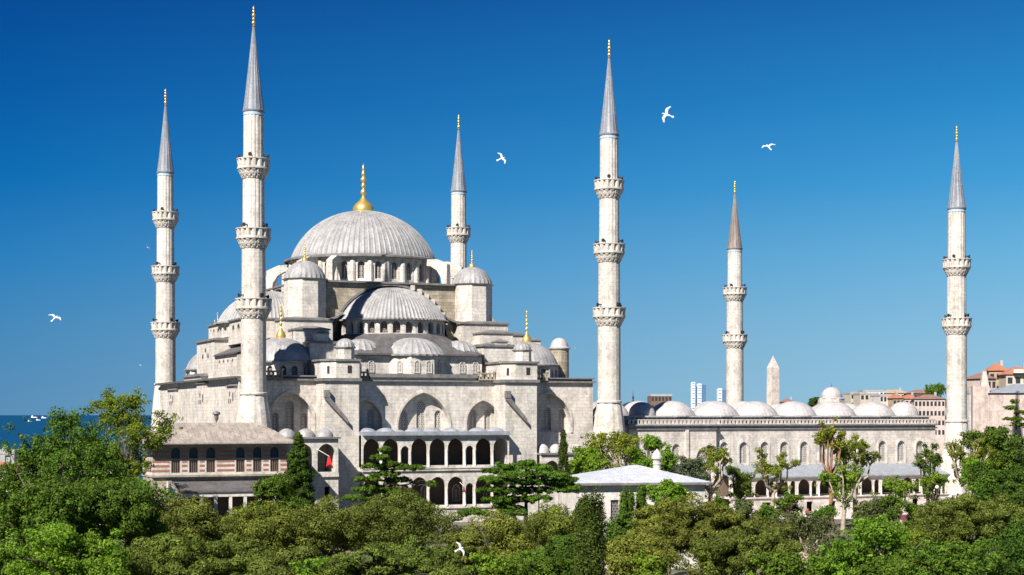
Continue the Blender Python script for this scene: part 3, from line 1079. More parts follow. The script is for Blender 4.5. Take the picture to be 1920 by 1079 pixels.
def minaret(name_label, u, v, tops, eave, tip, neck, rs, spire='spire', base_r=2.45, base_bottom=0.0, group='tall stone minarets of the mosque', rot=0.0, low=12.0):
    t = empty('minaret', L(u, v), TH + rot)
    tag(t, name_label, 'minaret', group)
    # base
    b = MB()
    if base_bottom < low:
        b.prism(eighths(0, 0, base_r + 0.45), base_bottom, low - 0.5)
    b.lathe(0, 0, [(base_r + 0.45, low - 0.5), (base_r + 0.25, low), (base_r + 0.05, low + (neck - low) * 0.3), (base_r - 0.2, low + (neck - low) * 0.6),
                   (rs[0] + 0.12, neck - 0.35), (rs[0] + 0.05, neck - 0.2), (rs[0] + 0.24, neck - 0.12), (rs[0] + 0.24, neck + 0.12), (rs[0], neck + 0.22)], 32,
            lambda i, j, r: (-0.1 if (i % 4 == 0 and 1 <= j <= 4) else 0))
    b.build('base', M['minaret'], t, 22)
    # shafts between balconies
    zs = [neck + 0.2] + [z for z in tops] + [eave]
    b = MB()
    nst = len(tops)
    for k in range(nst + 1):
        z0 = zs[k] - (0.0 if k == 0 else 1.4)
        z1 = zs[k + 1] - (2.4 if k < nst else 0.0)
        r = rs[k]
        b.lathe(0, 0, [(r, z0), (r * 0.985, z1)], 48, flute(3, 0.055))
        if k == nst:
            b.m = 1
            b.lathe(0, 0, [(r + 0.02, z1 - 0.6), (r + 0.02, z1 - 0.2)], 32)
            b.m = 0
    b.build('shaft', [M['minaret'], M['tile']], t, 22)
    # balconies
    for k, zt in enumerate(tops):
        R = rs[k] + 0.66
        b = MB()
        r0 = rs[k] + 0.02
        tiers = 3
        prof = []
        for q in range(tiers):
            ra = r0 + (R - r0) * (q / tiers)
            rb = r0 + (R - r0) * ((q + 1) / tiers)
            za = zt - 2.85 + 1.3 * q / tiers
            zb = zt - 2.85 + 1.3 * (q + 1) / tiers
            prof += [(ra + 0.02, za), (rb, zb - 0.1), (rb, zb)]

        def mq(i, j, r, tiers=tiers):
            tier = j // 3
            if j % 3 == 0:
                return 0
            if tier == 1:
                return -0.05 if i % 3 == 0 else 0.02
            return -0.2 if i % 6 in (0, 5) else 0.02
        b.lathe(0, 0, prof, 96, mq)
        b.lathe(0, 0, [(R, zt - 1.55), (R + 0.12, zt - 1.5), (R + 0.12, zt - 1.22), (R, zt - 1.2)], 48)

        def pm(i, j, r):
            return (-0.34 if i % 6 == 0 else (-0.1 if i % 6 in (1, 5) else 0)) if 0 < j < 3 else 0
        b.lathe(0, 0, [(R, zt - 1.2), (R, zt - 1.15), (R + 0.14, zt - 0.2), (R + 0.14, zt - 0.15), (R + 0.2, zt - 0.12), (R + 0.2, zt), (R - 0.16, zt), (R - 0.16, zt - 1.25), (rs[k] * 0.9, zt - 1.25)], 96, pm)
        bal = b.build('balcony', M['minaret'], t, 30)
        # horn loudspeakers
        b = MB()
        for a in (0.3, 1.87, 3.44, 5.0):
            a += 0.4 * k
            b.T = Matrix.Rotation(a, 4, 'Z')
            b.tube([(rs[min(k + 1, nst)] - 0.1, 0, zt + 0.5), (rs[min(k + 1, nst)] + 0.35, 0, zt + 0.45), (rs[min(k + 1, nst)] + 0.75, 0, zt + 0.4)], [0.08, 0.1, 0.3], 10)
        b.build('loudspeaker', M['black'], bal)
        b = MB()
        a = -pi / 2 + 0.5 + k * 0.5
        b.T = Matrix.Rotation(a, 4, 'Z')
        r = rs[min(k + 1, nst)]
        b.box(r - 0.2, r + 0.03, -0.28, 0.28, zt - 1.2, zt + 0.75)
        b.build('balcony_door', M['dark'], bal)
    # spire
    b = MB()
    r = rs[-1]
    top = tip - (tip - eave) * 0.19
    b.lathe(0, 0, [(r + 0.1, eave - 0.12), (r + 0.16, eave + 0.12), (r + 0.02, eave + 0.2), (r * 0.82, eave + (top - eave) * 0.18), (r * 0.40, eave + (top - eave) * 0.62), (0.1, top)], 48, lambda i, j, rr: (0.05 if i % 3 == 0 and j > 1 else 0))
    sp = b.build('spire', M[spire], t, 25)
    b = MB()
    b.lathe(0, 0, thin_finial(top - 0.1, tip - top + 0.1, 0.27), 12)
    b.build('finial', M['gold'], sp, 50)
    return t


RS = [1.80, 1.70, 1.56, 1.46]
T3 = [32.55, 42.55, 52.5]
minaret('tall white minaret with three balconies nearest the camera, overlapping the striped pavilion roof', 0, 0, T3, 59.3, 74.5, 19.0, RS, low=13.0)
minaret('slimmer looking three balcony minaret at the far left beside the leafy trees and sea', 0.3, 66.7, [32.65, 42.75, 52.5], 59.6, 74.9, 21.5, RS, low=12.5)
minaret('three balcony minaret standing where the main mosque meets the long domed courtyard', 56.6, 0.2, [32.7, 42.65, 52.6], 59.7, 74.8, 18.0, RS, low=12.0)
minaret('minaret rising behind the great dome with only its top balcony showing', 56.9, 66.7, [32.5, 42.4, 52.15], 59.2, 74.3, 19.0, RS)
minaret('two balcony minaret with pale grey spire at the right end of the courtyard', 123.0, 0, [32.6, 42.7], 51.4, 65.8, 14.9, [1.72, 1.60, 1.47], low=9.0, base_r=2.2)
minaret('two balcony minaret with a brownish spire behind the courtyard domes near the obelisk', 118.5, 66.7, [32.7, 42.5], 50.5, 64.9, 14.9, [1.80, 1.70, 1.50], 'spire_brown', low=9.0, base_r=2.2)

# ------------------------------------------------------------------ COURTYARD
court = empty('courtyard', L(0, 0), TH)
court.name = 'courtyard_building'
tag(court, 'long low stone courtyard building with a row of shallow white domes and lean-to gallery', 'courtyard building')


def cpart(b, name, mats, smooth=None, parent=None):
    return b.build(name, mats, parent or court, smooth)


cw = [79.4, 83.1, 87.1, 90.9, 94.8, 98.6, 102.5, 106.4, 110.5, 114.4, 118.3]
b = MB()
b.plate(rect(77.4, 121.6, 0, 14.2), [arch(x, 7.95, 1.6, 11.55) for x in cw], 4.0, 0.5)
fw = cpart(b, 'front_wall', M['court'])
for x in cw:
    window(fw, Tz(x, 4.3, 7.95), 1.6, 3.6, 'glass')
b = MB()
for x in cw:
    b.plate(arch(x, 7.7, 2.15, 12.05), [arch(x, 7.6, 1.6, 11.55)], 3.9, 0.14)
cpart(b, 'window_surround', M['white'])
b = MB()
b.plate(rect(61.6, 77.4, 0, 14.2), [arch(75.2, 5.0, 2.9, 10.8), arch(70.0, 7.95, 1.5, 11.3), arch(65.5, 7.95, 1.5, 11.3)], 3.0, 0.5)
b.box(77.0, 77.4, 3.5, 4.4, 0, 14.2)
b.box(61.6, 62.0, 3.5, 6, 0, 14.2)
b.box(71.6, 72.2, 2.75, 3.0, 0, 14.0)
fw2 = cpart(b, 'projecting_wall', M['court'])
for x, w, h, z in ((75.2, 2.9, 5.8, 5.0), (70.0, 1.5, 3.35, 7.95), (65.5, 1.5, 3.35, 7.95)):
    window(fw2, Tz(x, 3.35, z), w, h, 'glass')
b = MB()
b.box(62.0, 121.0, 5.0, 11.5, 0, 15.6)
b.box(62.0, 121.0, 56.5, 62, 0, 15.6)
b.box(62.0, 68, 11.5, 56.5, 0, 15.6)
b.box(115.0, 121.0, 11.5, 56.5, 0, 15.6)
cpart(b, 'courtyard_wings', M['court'])
# cornices and pierced balustrade
b = MB()
b.box(77.2, 121.8, 3.45, 5.0, 14.2, 14.42)
b.box(61.4, 77.55, 2.45, 5.0, 14.2, 14.42)
b.box(77.4, 121.8, 3.75, 4.6, 13.6, 13.85)
b.box(61.4, 77.5, 2.75, 3.2, 13.6, 13.85)
b.box(61.7, 121.5, 4.35, 4.75, 14.42, 15.2)
cpart(b, 'lower_cornice', M['lead_edge'])
b = MB()
for (xa, xb, y) in ((61.6, 77.3, 2.95), (77.7, 121.6, 3.95)):
    b.box(xa, xb, y, y + 0.22, 14.42, 14.55)
    b.box(xa, xb, y, y + 0.22, 15.1, 15.25)
    n = int((xb - xa) / 0.7)
    for i in range(n + 1):
        x = xa + (xb - xa) * i / n
        b.box(x - 0.2, x + 0.2, y + 0.03, y + 0.19, 14.55, 15.1)
cpart(b, 'balustrade', M['court'])
b = MB()
b.box(61.8, 121.2, 4.75, 11.8, 15.6, 15.85)
cpart(b, 'wing_roof', M['lead_pale'])
b = MB()
n = 72
for i in range(n):
    x = 63 + 57.5 * i / n
    b.box(x, x + 0.3, 4.9, 4.99, 15.1, 15.45)
cpart(b, 'vent_slots', M['dark'])


def cdome(u, v, r, h, z0=15.8, m='lead_pale'):
    b = MB()
    b.lathe(u, v, [(r + 0.12, z0 - 0.1), (r + 0.12, z0 + 0.12)] + dome_profile(r, h, z0 + 0.14, 12), 120, lambda i, j, rr: 0.045 * min(1, rr / 1.2) if i % 4 == 0 else 0)
    return cpart(b, 'courtyard_dome', M[m], 50)


cdome(66.3, 7.9, 2.15, 2.15)
for u in (72.2, 80.4, 88.0, 95.6, 103.6, 111.7, 119.4 - 1.2):
    cdome(u, 8.6, 3.9 if u < 118 else 2.6, 2.35)
for u in (66, 74, 82, 90, 98, 106, 114):
    cdome(u + 2, 59.0, 3.5, 2.8)
for v in (17, 25, 33, 41, 49):
    cdome(65.0, v, 3.2, 2.3)
    cdome(118.0, v, 3.0, 2.2)
# down pipe with shadow at the step
b = MB()
b.tube([(77.75, 3.7, 14.1), (77.75, 3.7, 3)], [0.16, 0.16], 8)
cpart(b, 'downpipe', M['lead_edge'])
# lean-to gallery
b = MB()
vs = [(77.5, -1.4, 5.95), (122.2, -1.4, 5.95), (122.2, 3.98, 7.65), (77.5, 3.98, 7.65), (77.5, -1.4, 5.75), (122.2, -1.4, 5.75), (122.2, 3.98, 7.4), (77.5, 3.98, 7.4)]
b.add(vs, [(0, 1, 2, 3), (7, 6, 5, 4), (0, 4, 5, 1), (1, 5, 6, 2), (3, 7, 4, 0)])
cpart(b, 'gallery_roof', M['lead_blue'])
b = MB()
hl = []
cols = []
x = 78.0
while x < 120.5:
    hl.append(arch(x + 1.35, 2.9, 2.3, 5.45, 0.56))
    cols += [x + 0.07]
    x += 2.6
    cols += [x + 0.02]
    hl.append(arch(x + 0.72, 2.9, 1.05, 5.25, 0.7))
    x += 1.5
b.plate(rect(77.6, 121.8, 2.9 - 0.3, 5.74), hl, -0.95, 0.3)
cpart(b, 'gallery_arcade', M['court'])
b = MB()
b.plate(rect(77.6, 121.8, -1.5, 2.59), [rect(xx, xx + 1.2, 0.1, 1.75) for xx in (80, 84, 88, 92, 96.5, 101, 105, 109, 113)], -1.1, 0.35)
b.box(77.6, 121.8, -1.35, 4.0, 2.42, 2.62)
cpart(b, 'terrace_wall', M['court'])
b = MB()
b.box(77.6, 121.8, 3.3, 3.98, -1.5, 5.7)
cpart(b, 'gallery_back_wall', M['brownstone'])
for x in cols:
    b = MB()
    b.lathe(x, -1.0, [(0.2, 2.62), (0.14, 2.85), (0.13, 4.3), (0.2, 4.5), (0, 4.5)], 10)
    cpart(b, 'arcade_column', M['white'], 40)

# ------------------------------------------------------------------ ROYAL PAVILION
pav = empty('pavilion', L(0, 0), TH)
tag(pav, 'striped brick and stone pavilion with deep curved lead eaves in front of the nearest minaret', 'pavilion')
b = MB()
u0, u1, v0, v1 = -16.2, 2.2, -10.0, -2.9
# striped wall, window openings through it
wx = [-13.1, -10.7, -8.35, -4.3, -1.95, 0.45]
b.plate(rect(u0, u1, 7.9, 11.95), [rect(x - 0.6, x + 0.6, 8.2, 9.85) for x in wx] + [arch(x, 10.1, 1.25, 11.65, 0.56) for x in wx], v0, 0.4)
b.box(u0, u0 + 0.4, v0 + 0.4, v1, 7.9, 11.95)
b.box(u1 - 0.4, u1, v0 + 0.4, v1, 7.9, 11.95)
b.box(u0 + 0.4, u1 - 0.4, v1 - 0.4, v1, 7.9, 11.95)
b.m = 1
for z in (8.3, 8.95, 9.55):
    edges = [u0]
    for x in wx:
        edges += [x - 0.8, x + 0.8]
    edges.append(u1)
    for i in range(0, len(edges), 2):
        if edges[i + 1] - edges[i] > 0.1:
            b.box(edges[i] + (0.02 if i else 0), edges[i + 1] - 0.02, v0 - 0.012, v0 + 0.02, z, z + 0.32)
    b.box(u0 - 0.012, u0 + 0.02, v0 + 0.02, v1, z, z + 0.24)
b.m = 2
b.box(u0 - 0.02, u1, v0 - 0.02, v0 + 0.03, 9.86, 10.08)
b.box(u0 - 0.02, u1, v0 - 0.02, v0 + 0.03, 11.68, 11.9)
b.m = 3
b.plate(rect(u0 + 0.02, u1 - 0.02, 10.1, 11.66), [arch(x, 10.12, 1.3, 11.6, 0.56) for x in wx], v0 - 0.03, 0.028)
b.m = 1
for z in (10.35, 10.95):
    for i in range(0, len(edges), 2):
        if edges[i + 1] - edges[i] > 0.1:
            b.box(edges[i] + 0.05, edges[i + 1] - 0.02, v0 - 0.045, v0 - 0.02, z, z + 0.2)
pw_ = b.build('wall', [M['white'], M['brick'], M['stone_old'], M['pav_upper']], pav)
for x in wx:
    b = MB()
    b.box(x - 0.6, x + 0.6, v0 + 0.2, v0 + 0.28, 8.2, 9.85)
    for i in range(5):
        b.box(x - 0.5 + i * 0.25 - 0.03, x - 0.5 + i * 0.25 + 0.03, v0 + 0.05, v0 + 0.1, 8.2, 9.85)
    b.build('window', M['brownstone'], pav)
    b = MB()
    b.plate(arch(x, 10.1, 1.3, 11.68, 0.56), [], v0 + 0.25, 0.06)
    b.build('fanlight', M['darklead'], pav)
b = MB()
for i in range(4):
    b.box(u0 - 0.02, u0 + 0.02, v0 + 0.8 + i * 1.4, v0 + 1.4 + i * 1.4, 8.3, 10.2)
b.build('side_grating', M['brownstone'], pav)
# roof: hipped, concave, deep eaves
b = MB()
ex = 1.55
rings = [(ex, 12.05), (ex, 12.2), (0.1, 12.75), (-1.3, 13.75), (-2.9, 14.55), (-4.1, 14.9)]
vs = []
for (e, z) in rings:
    ee = e
    yv = max(min(ee, ee), -3.5)
    vs += [(u0 - e, v0 - ee if e > 0 else v0 - yv, z), (u1 + e * (1.2 if e > 0 else 1), v0 - ee if e > 0 else v0 - yv, z),
           (u1 + e, v1 + (0.3 if e > 0 else yv), z), (u0 - e, v1 + (0.3 if e > 0 else yv), z)]
fs = [(3, 2, 1, 0)]
for k in range(len(rings) - 1):
    for i in range(4):
        fs.append((k * 4 + i, k * 4 + (i + 1) % 4, (k + 1) * 4 + (i + 1) % 4, (k + 1) * 4 + i))
k = (len(rings) - 1) * 4
fs.append((k, k + 1, k + 2, k + 3))
b.add(vs, fs)
pr_ = b.build('roof', M['lead_beige'], pav)
b = MB()
n = 26
for i in range(n):
    x = u0 - 0.6 + (u1 - u0 + 1.2) * i / (n - 1)
    pts = [(x, v0 - ex + 0.05, 12.24)]
    for e, z in rings[2:5]:
        xm = min(max(x, u0 - e + 0.1), u1 + e - 0.1)
        pts.append((xm, v0 - max(e, -3.5), z + 0.03))
    b.tube(pts, [0.05] * len(pts), 4)
b.build('roof_seam', M['lead_beige'], pr_)
# lower storey
b = MB()
b.box(u0 + 2.6, u1, v0 + 0.25, v1, 0, 7.65)
b.box(u0, u0 + 2.6, v0 + 0.15, v1, -1, 7.65)
b.box(u0 - 0.15, u1, v0 - 0.2, v1 + 0.1, 7.65, 7.9)
b.build('lower_wall', M['stone_old'], pav)
b = MB()
b.add([(u0 + 2.7, v0 - 0.1, 7.0), (u1 - 0.4, v0 - 0.1, 7.0), (u1 - 0.4, v0 - 2.6, 5.75), (u0 + 3.4, v0 - 2.6, 5.75), (u0 + 2.7, v0 - 0.1, 6.8), (u1 - 0.4, v0 - 0.1, 6.8), (u1 - 0.4, v0 - 2.6, 5.55), (u0 + 3.4, v0 - 2.6, 5.55)],
      [(0, 3, 2, 1), (4, 5, 6, 7), (3, 7, 6, 2), (0, 4, 7, 3), (1, 2, 6, 5)])
b.build('porch_roof', M['lead_roof'], pav)
b = MB()
b.box(u0 + 3.5, u1 - 0.5, v0 - 2.45, v0 - 2.15, 5.0, 5.5)
for i in range(8):
    x = u0 + 4.0 + i * 2.0
    b.box(x - 0.2, x + 0.2, v0 - 2.42, v0 - 2.18, 0.0, 5.0)
b.build('porch_frame', M['white'], pav)
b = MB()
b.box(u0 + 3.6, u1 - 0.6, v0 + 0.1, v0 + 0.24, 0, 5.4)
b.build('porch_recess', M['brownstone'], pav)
# ramp wing wall left of the porch
b = MB()
pr2 = [(u0 + 1.8, 0), (u0 + 3.2, 0), (u0 + 3.2, 5.2), (u0 + 1.9, 7.1)]
b.plate(pr2, [], v0 - 2.6, 2.6)
b.build('wing_wall', M['white'], pav)

# bare tree-like pot plant on the pavilion roof ridge is a chimney cowl
cow = MB(Matrix.Translation(L(-6.6, -5.6, 14.6)))
cow.tube([(0, 0, 0), (0, 0, 1.5)], [0.1, 0.1], 8)
cow.lathe(0, 0, [(0.1, 0.5), (0.28, 0.8), (0.3, 1.3), (0.55, 1.5), (0.5, 1.75), (0.1, 1.9), (0, 1.95)], 10)
o = cow.build('chimney_cowl', M['lead_edge'], None, 40)
tag(o, 'dark metal chimney cowl on the ridge of the striped pavilion roof', 'chimney cowl')

# ------------------------------------------------------------------ BATH HOUSE in front
hm = empty('bath_house', (at(1178, 205), 205, -1.5), 0.20)
tag(hm, 'low white building with a pale hipped lead roof and little round chimney among the trees', 'building')
W, Dp = 7.9, 6.5
b = MB()
b.plate(rect(-W, W, -3, 9.0 + 0.0), [rect(-4.0, -3.0, 4.5, 7.2), rect(1.5, 2.5, 4.5, 7.2)], -Dp, 0.5)
b.box(-W, -W + 0.5, -Dp + 0.5, Dp, -3, 9.0)
b.box(W - 0.5, W, -Dp + 0.5, Dp, -3, 9.0)
b.box(-W + 0.5, W - 0.5, Dp - 0.5, Dp, -3, 9.0)
b.build('wall', M['white'], hm)
for x in (-3.5, 2.0):
    b = MB()
    b.box(x - 0.55, x + 0.55, -Dp + 0.25, -Dp + 0.33, 4.5, 7.2)
    b.build('window', M['glass_dark'], hm)
b = MB()
e = 0.75
zr = 9.0
vs = [(-W - e, -Dp - e, zr), (W + e, -Dp - e, zr), (W + e, Dp + e, zr), (-W - e, Dp + e, zr), (-W - e, -Dp - e, zr + 0.28), (W + e, -Dp - e, zr + 0.28), (W + e, Dp + e, zr + 0.28), (-W - e, Dp + e, zr + 0.28), (0.4, 0, zr + 2.2), (1.3, 0, zr + 2.2)]
b.m = 1
b.add(vs, [(0, 3, 2, 1), (0, 1, 5, 4), (1, 2, 6, 5), (2, 3, 7, 6), (3, 0, 4, 7)])
b.m = 0
b.add(vs, [(4, 5, 9, 8), (5, 6, 9), (6, 7, 8, 9), (7, 4, 8)])
b.build('roof', [M['roof_white'], M['lead_edge']], hm)
b = MB()
def roofz(x, y):
    fx = (W + e - abs(x - 0.0)) / (W + e - 1.0)
    fy = (Dp + e - abs(y)) / (Dp + e)
    return zr + 0.28 + 1.92 * min(fx, fy, 1.0)
for i in range(17):
    x = -W - e + 0.4 + (2 * (W + e) - 0.8) * i / 16
    f_ = min((W + e - abs(x)) / (W + e - 1.0), 1.0)
    y1 = -(Dp + e) * (1 - f_)
    b.tube([(x, -Dp - e + 0.02, zr + 0.32), (x, y1 - 0.02, zr + 0.28 + 1.92 * f_ + 0.03)], [0.045, 0.045], 4)
b.build('roof_seam', M['roof_white'], hm)
b = MB()
cx, cy = 3.2, -1.8
b.lathe(cx, cy, [(0.62, zr + 0.6), (0.62, zr + 1.15), (0.5, zr + 1.2), (0.48, zr + 2.3), (0.56, zr + 2.33), (0.56, zr + 2.45), (0.48, zr + 2.48), (0.47, zr + 2.95), (0.66, zr + 3.0), (0.68, zr + 3.25), (0.6, zr + 3.3), (0.52, zr + 3.65), (0.3, zr + 3.95), (0.12, zr + 4.1), (0.1, zr + 4.2), (0, zr + 4.25)], 20)
b.build('chimney', M['white'], hm, 35)

# ------------------------------------------------------------------ THINGS BEYOND
# obelisk
D = 430
ob = empty('obelisk', (at(1449.5, D), D, 0), 0.4)
tag(ob, 'pale granite obelisk with a pointed tip rising beyond the courtyard domes', 'obelisk')
b = MB()
h0, h1 = 12.0, zat(667, D)
w0, w1 = 1.42, 1.15
zt = zat(690, D)
b.add([(-w0, -w0, 0), (w0, -w0, 0), (w0, w0, 0), (-w0, w0, 0), (-w1, -w1, zt), (w1, -w1, zt), (w1, w1, zt), (-w1, w1, zt), (0, 0, h1)],
      [(0, 3, 2, 1), (0, 1, 5, 4), (1, 2, 6, 5), (2, 3, 7, 6), (3, 0, 4, 7), (4, 5, 8), (5, 6, 8), (6, 7, 8), (7, 4, 8)])
b.build('shaft', M['granite'], ob)
b = MB()
b.box(-2.2, 2.2, -2.2, 2.2, 0, 1.5)
b.build('pedestal', M['white'], ob)


def house(px0, px1, ytop, D, base, wall, roof=None, label='', rz=0.0, floors=3, depth=9, roofh=1.6, cols=4, name='house', cat='house', group='distant city buildings', winmat='glass_black'):
    w = (px1 - px0) / FPX * D
    zt = zat(ytop, D)
    h = empty(name, (at((px0 + px1) / 2, D), D, base), rz)
    tag(h, label, cat, group)
    H = zt - base - (roofh if roof else 0)
    b = MB()
    b.box(-w / 2, w / 2, -depth / 2, depth / 2, 0, H)
    b.build('wall', M[wall], h)
    b = MB()
    if roof:
        e = 0.4
        rr = min(w, depth) * 0.4
        vs = [(-w / 2 - e, -depth / 2 - e, H), (w / 2 + e, -depth / 2 - e, H), (w / 2 + e, depth / 2 + e, H), (-w / 2 - e, depth / 2 + e, H), (-w / 2 + rr, 0, H + roofh), (w / 2 - rr, 0, H + roofh)]
        b.add(vs, [(0, 3, 2, 1), (0, 1, 5, 4), (1, 2, 5), (2, 3, 4, 5), (3, 0, 4)])
        b.build('roof', M[roof], h)
        b = MB()
        b.box(w * 0.2, w * 0.2 + 0.7, -0.4, 0.4, H + roofh * 0.3, H + roofh + 0.8)
        b.build('chimney', M['greyren'], h)
    else:
        b.box(-w / 2 - 0.1, w / 2 + 0.1, -depth / 2 - 0.1, depth / 2 + 0.1, H - 0.5, H + 0.25)
        b.build('parapet', M['greyren'], h)
    fh = 3.0
    for f in range(floors):
        for c in range(cols):
            x = -w / 2 + w * (c + 0.5) / cols
            ww = min(0.55, w / cols * 0.3)
            b = MB()
            z = H - 2.2 - f * fh
            if z < 0.3:
                continue
            b.box(x - ww, x + ww, -depth / 2 - 0.05, -depth / 2 + 0.1, z, z + 1.45)
            b.build('window', M[winmat], h)
    return h


# right hand apartment block cluster
house(1822, 1852, 700, 400, 0, 'pink', 'roof_tile_dark', 'narrow pinkish house with dark tiled roof right behind the right end minaret', 0.3, 6, 8, 1.4, 3)
house(1850, 1885, 682, 408, 0, 'tan', 'roof_tile', 'tan house with bright orange tiled roof left of the big apartment block', -0.15, 6, 9, 1.9, 3)
ap_ = house(1878, 1935, 688, 400, 0, 'cream', 'roof_tile', 'big cream apartment block with orange roof and dark balconies at the right edge', -0.1, 7, 12, 2.0, 4, 'apartment_building', 'apartment building')
b = MB()
for z in (19.0, 22.5, 26.0):
    b.box(-2.2, 3.6, -7.4, -6.0, z, z + 0.9)
b.build('balcony', M['white'], ap_)
house(1805, 1836, 735, 372, 0, 'white', None, 'small white flat roofed house just right of the right end minaret', 0.1, 4, 8, 0, 2)
# pink walled hall with bluish lead roof
D = 330
pk = empty('hall', (at(1898, D), D, 0), -0.12)
pk.name = 'pink_hall'
tag(pk, 'pale pink stone hall with bluish hipped roof and a tall end pier at right edge', 'hall building')
b = MB()
zt = zat(738, D)
b.box(-5.4, 14, -6, 8, 0, zt)
b.build('wall', M['pink'], pk)
b = MB()
b.add([(-5.8, -6.4, zt), (14.4, -6.4, zt), (14.4, 8.4, zt), (-5.8, 8.4, zt), (0.5, 1, zt + 1.9), (9, 1, zt + 1.9)], [(0, 3, 2, 1), (0, 1, 5, 4), (1, 2, 5), (2, 3, 4, 5), (3, 0, 4)])
b.build('roof', M['lead_blue'], pk)
b = MB()
b.prism([(-8.6, -5.6), (-5.42, -5.9), (-5.42, -3), (-8.6, -3)], 0, zat(725, D))
b.prism([(-7.0, -5.5), (-5.5, -5.7), (-5.5, -3.4), (-7.0, -3.4)], zat(725, D), zat(698, D), -0.7)
b.build('pier', M['pink'], pk)
for x in (-2.0, 2.5, 7.0):
    b = MB()
    b.box(x - 0.35, x + 0.35, -6.06, -5.9, 7, 8.6)
    b.build('window', M['glass_dark'], pk)

# skyscrapers far away
for px0, px1, yt, lab in ((1296, 1304, 717, 'leftmost slim white faced skyscraper of the distant pair'), (1307, 1323, 720, 'wider skyscraper with a dark blue glass side, right of its slim twin'), (1345, 1362, 729, 'short distant skyscraper half white and half blue beside the brown spired minaret')):
    D = 2600
    w = (px1 - px0) / FPX * D
    t = empty('skyscraper', (at((px0 + px1) / 2, D), D, -5), 0)
    tag(t, lab, 'skyscraper', 'distant skyscrapers')
    H = zat(yt, D) + 5
    b = MB()
    sp_ = 0.45 if px1 - px0 > 10 else 0.8
    b.box(-w / 2, -w / 2 + w * sp_, -8, 8, 0, H)
    b.build('white_tower', M['tower_white'], t)
    b = MB()
    b.box(-w / 2 + w * sp_, w / 2, -7, 7, 0, H - 2)
    b.build('glass_tower', M['tower_glass'], t)
    b = MB()
    for i in range(int(H / 4)):
        b.box(-w / 2 + 0.6, -w / 2 + w * sp_ - 0.6, -8.1, -7.9, 2 + i * 4, 3.6 + i * 4)
    b.build('window_band', M['tower_glass'], t)

# brown ruinous building and little dark dome beside the middle minaret
h_ = house(1217, 1256, 741, 600, 0, 'brownstone', None, 'brown flat roofed building peeping above the courtyard domes at left', 0.05, 3, 10, 0, 6, winmat='dark')
D = 400
dd = empty('dark_dome', (at(1187, D), D, 0))
dd.name = 'mausoleum'
tag(dd, 'dark lead roofed mausoleum with a thin spike just right of the middle minaret', 'mausoleum')
b = MB()
b.lathe(0, 0, [(4.4, 0), (4.4, zat(779, D))], 16)
b.build('wall', M['stone_old'], dd)
b = MB()
b.lathe(0, 0, dome_profile(4.6, 3.3, zat(779, D), 8), 24)
b.build('dome', M['darklead'], dd, 50)
b = MB()
b.lathe(0, 0, [(0.35, zat(756, D)), (0.15, zat(748, D)), (0.3, zat(745, D)), (0.1, zat(742, D)), (0, zat(731, D))], 8)
b.build('finial', M['darklead'], dd)
# small domed tomb
D = 560
tb = empty('domed_tomb', (at(1559, D), D, 0))
tag(tb, 'small pale domed tomb standing alone behind the courtyard roof', 'tomb')
b = MB()
b.prism(eighths(0, 0, 4.3), 0, zat(748, D))
b.build('wall', M['court'], tb)
b = MB()
b.lathe(0, 0, [(4.5, zat(748, D)), (3.6, zat(746, D)), (3.6, zat(742, D))] + dome_profile(3.6, 2.9, zat(742, D), 8)[1:], 32)
b.build('dome', M['lead_pale'], tb, 50)
b = MB()
b.lathe(0, 0, thin_finial(zat(727, D), 1.6, 0.25), 8)
b.build('finial', M['roof_tile_dark'], tb)
# row of houses on the skyline
random.seed(21)
sky = [(1462, 1490, 748, 700, 'brownstone', 'roof_tile_dark', 'low brown roofed house right of the obelisk'),
       (1588, 1618, 737, 620, 'cream', None, 'cream flat roofed house right of the domed tomb'),
       (1606, 1640, 738, 590, 'cream', None, 'cream flat topped house behind the courtyard, second right of the tomb'),
       (1614, 1652, 733, 640, 'tower_white', None, 'white topped block rising behind the cream skyline house'),
       (1648, 1702, 731, 660, 'cream', 'tan', 'long cream house with low tan roof on the skyline'),
       (1640, 1668, 741, 560, 'white', None, 'small white house low in front of the skyline row'),
       (1664, 1686, 739, 556, 'tan', 'roof_tile', 'small tan house with orange roof low in the skyline row'),
       (1700, 1745, 731, 640, 'brownstone', 'roof_tile_dark', 'dark red roofed house left of the round green tree'),
       (1690, 1716, 740, 560, 'pink', 'roof_tile', 'pinkish house with orange roof in the middle of the skyline row'),
       (1712, 1768, 740, 520, 'pink', 'roof_tile_dark', 'wide pinkish house with dark brown roof left of the right end minaret'),
       (1738, 1748, 727, 650, 'pink', 'roof_tile', 'narrow reddish house next to the round green tree')]
for (a_, b_, yt, D, wm, rm, lab) in sky:
    house(a_, b_, yt, D, -2, wm, rm, lab, random.uniform(-0.25, 0.25), 4, 9, 1.5, max(3, int((b_ - a_) / 7)))
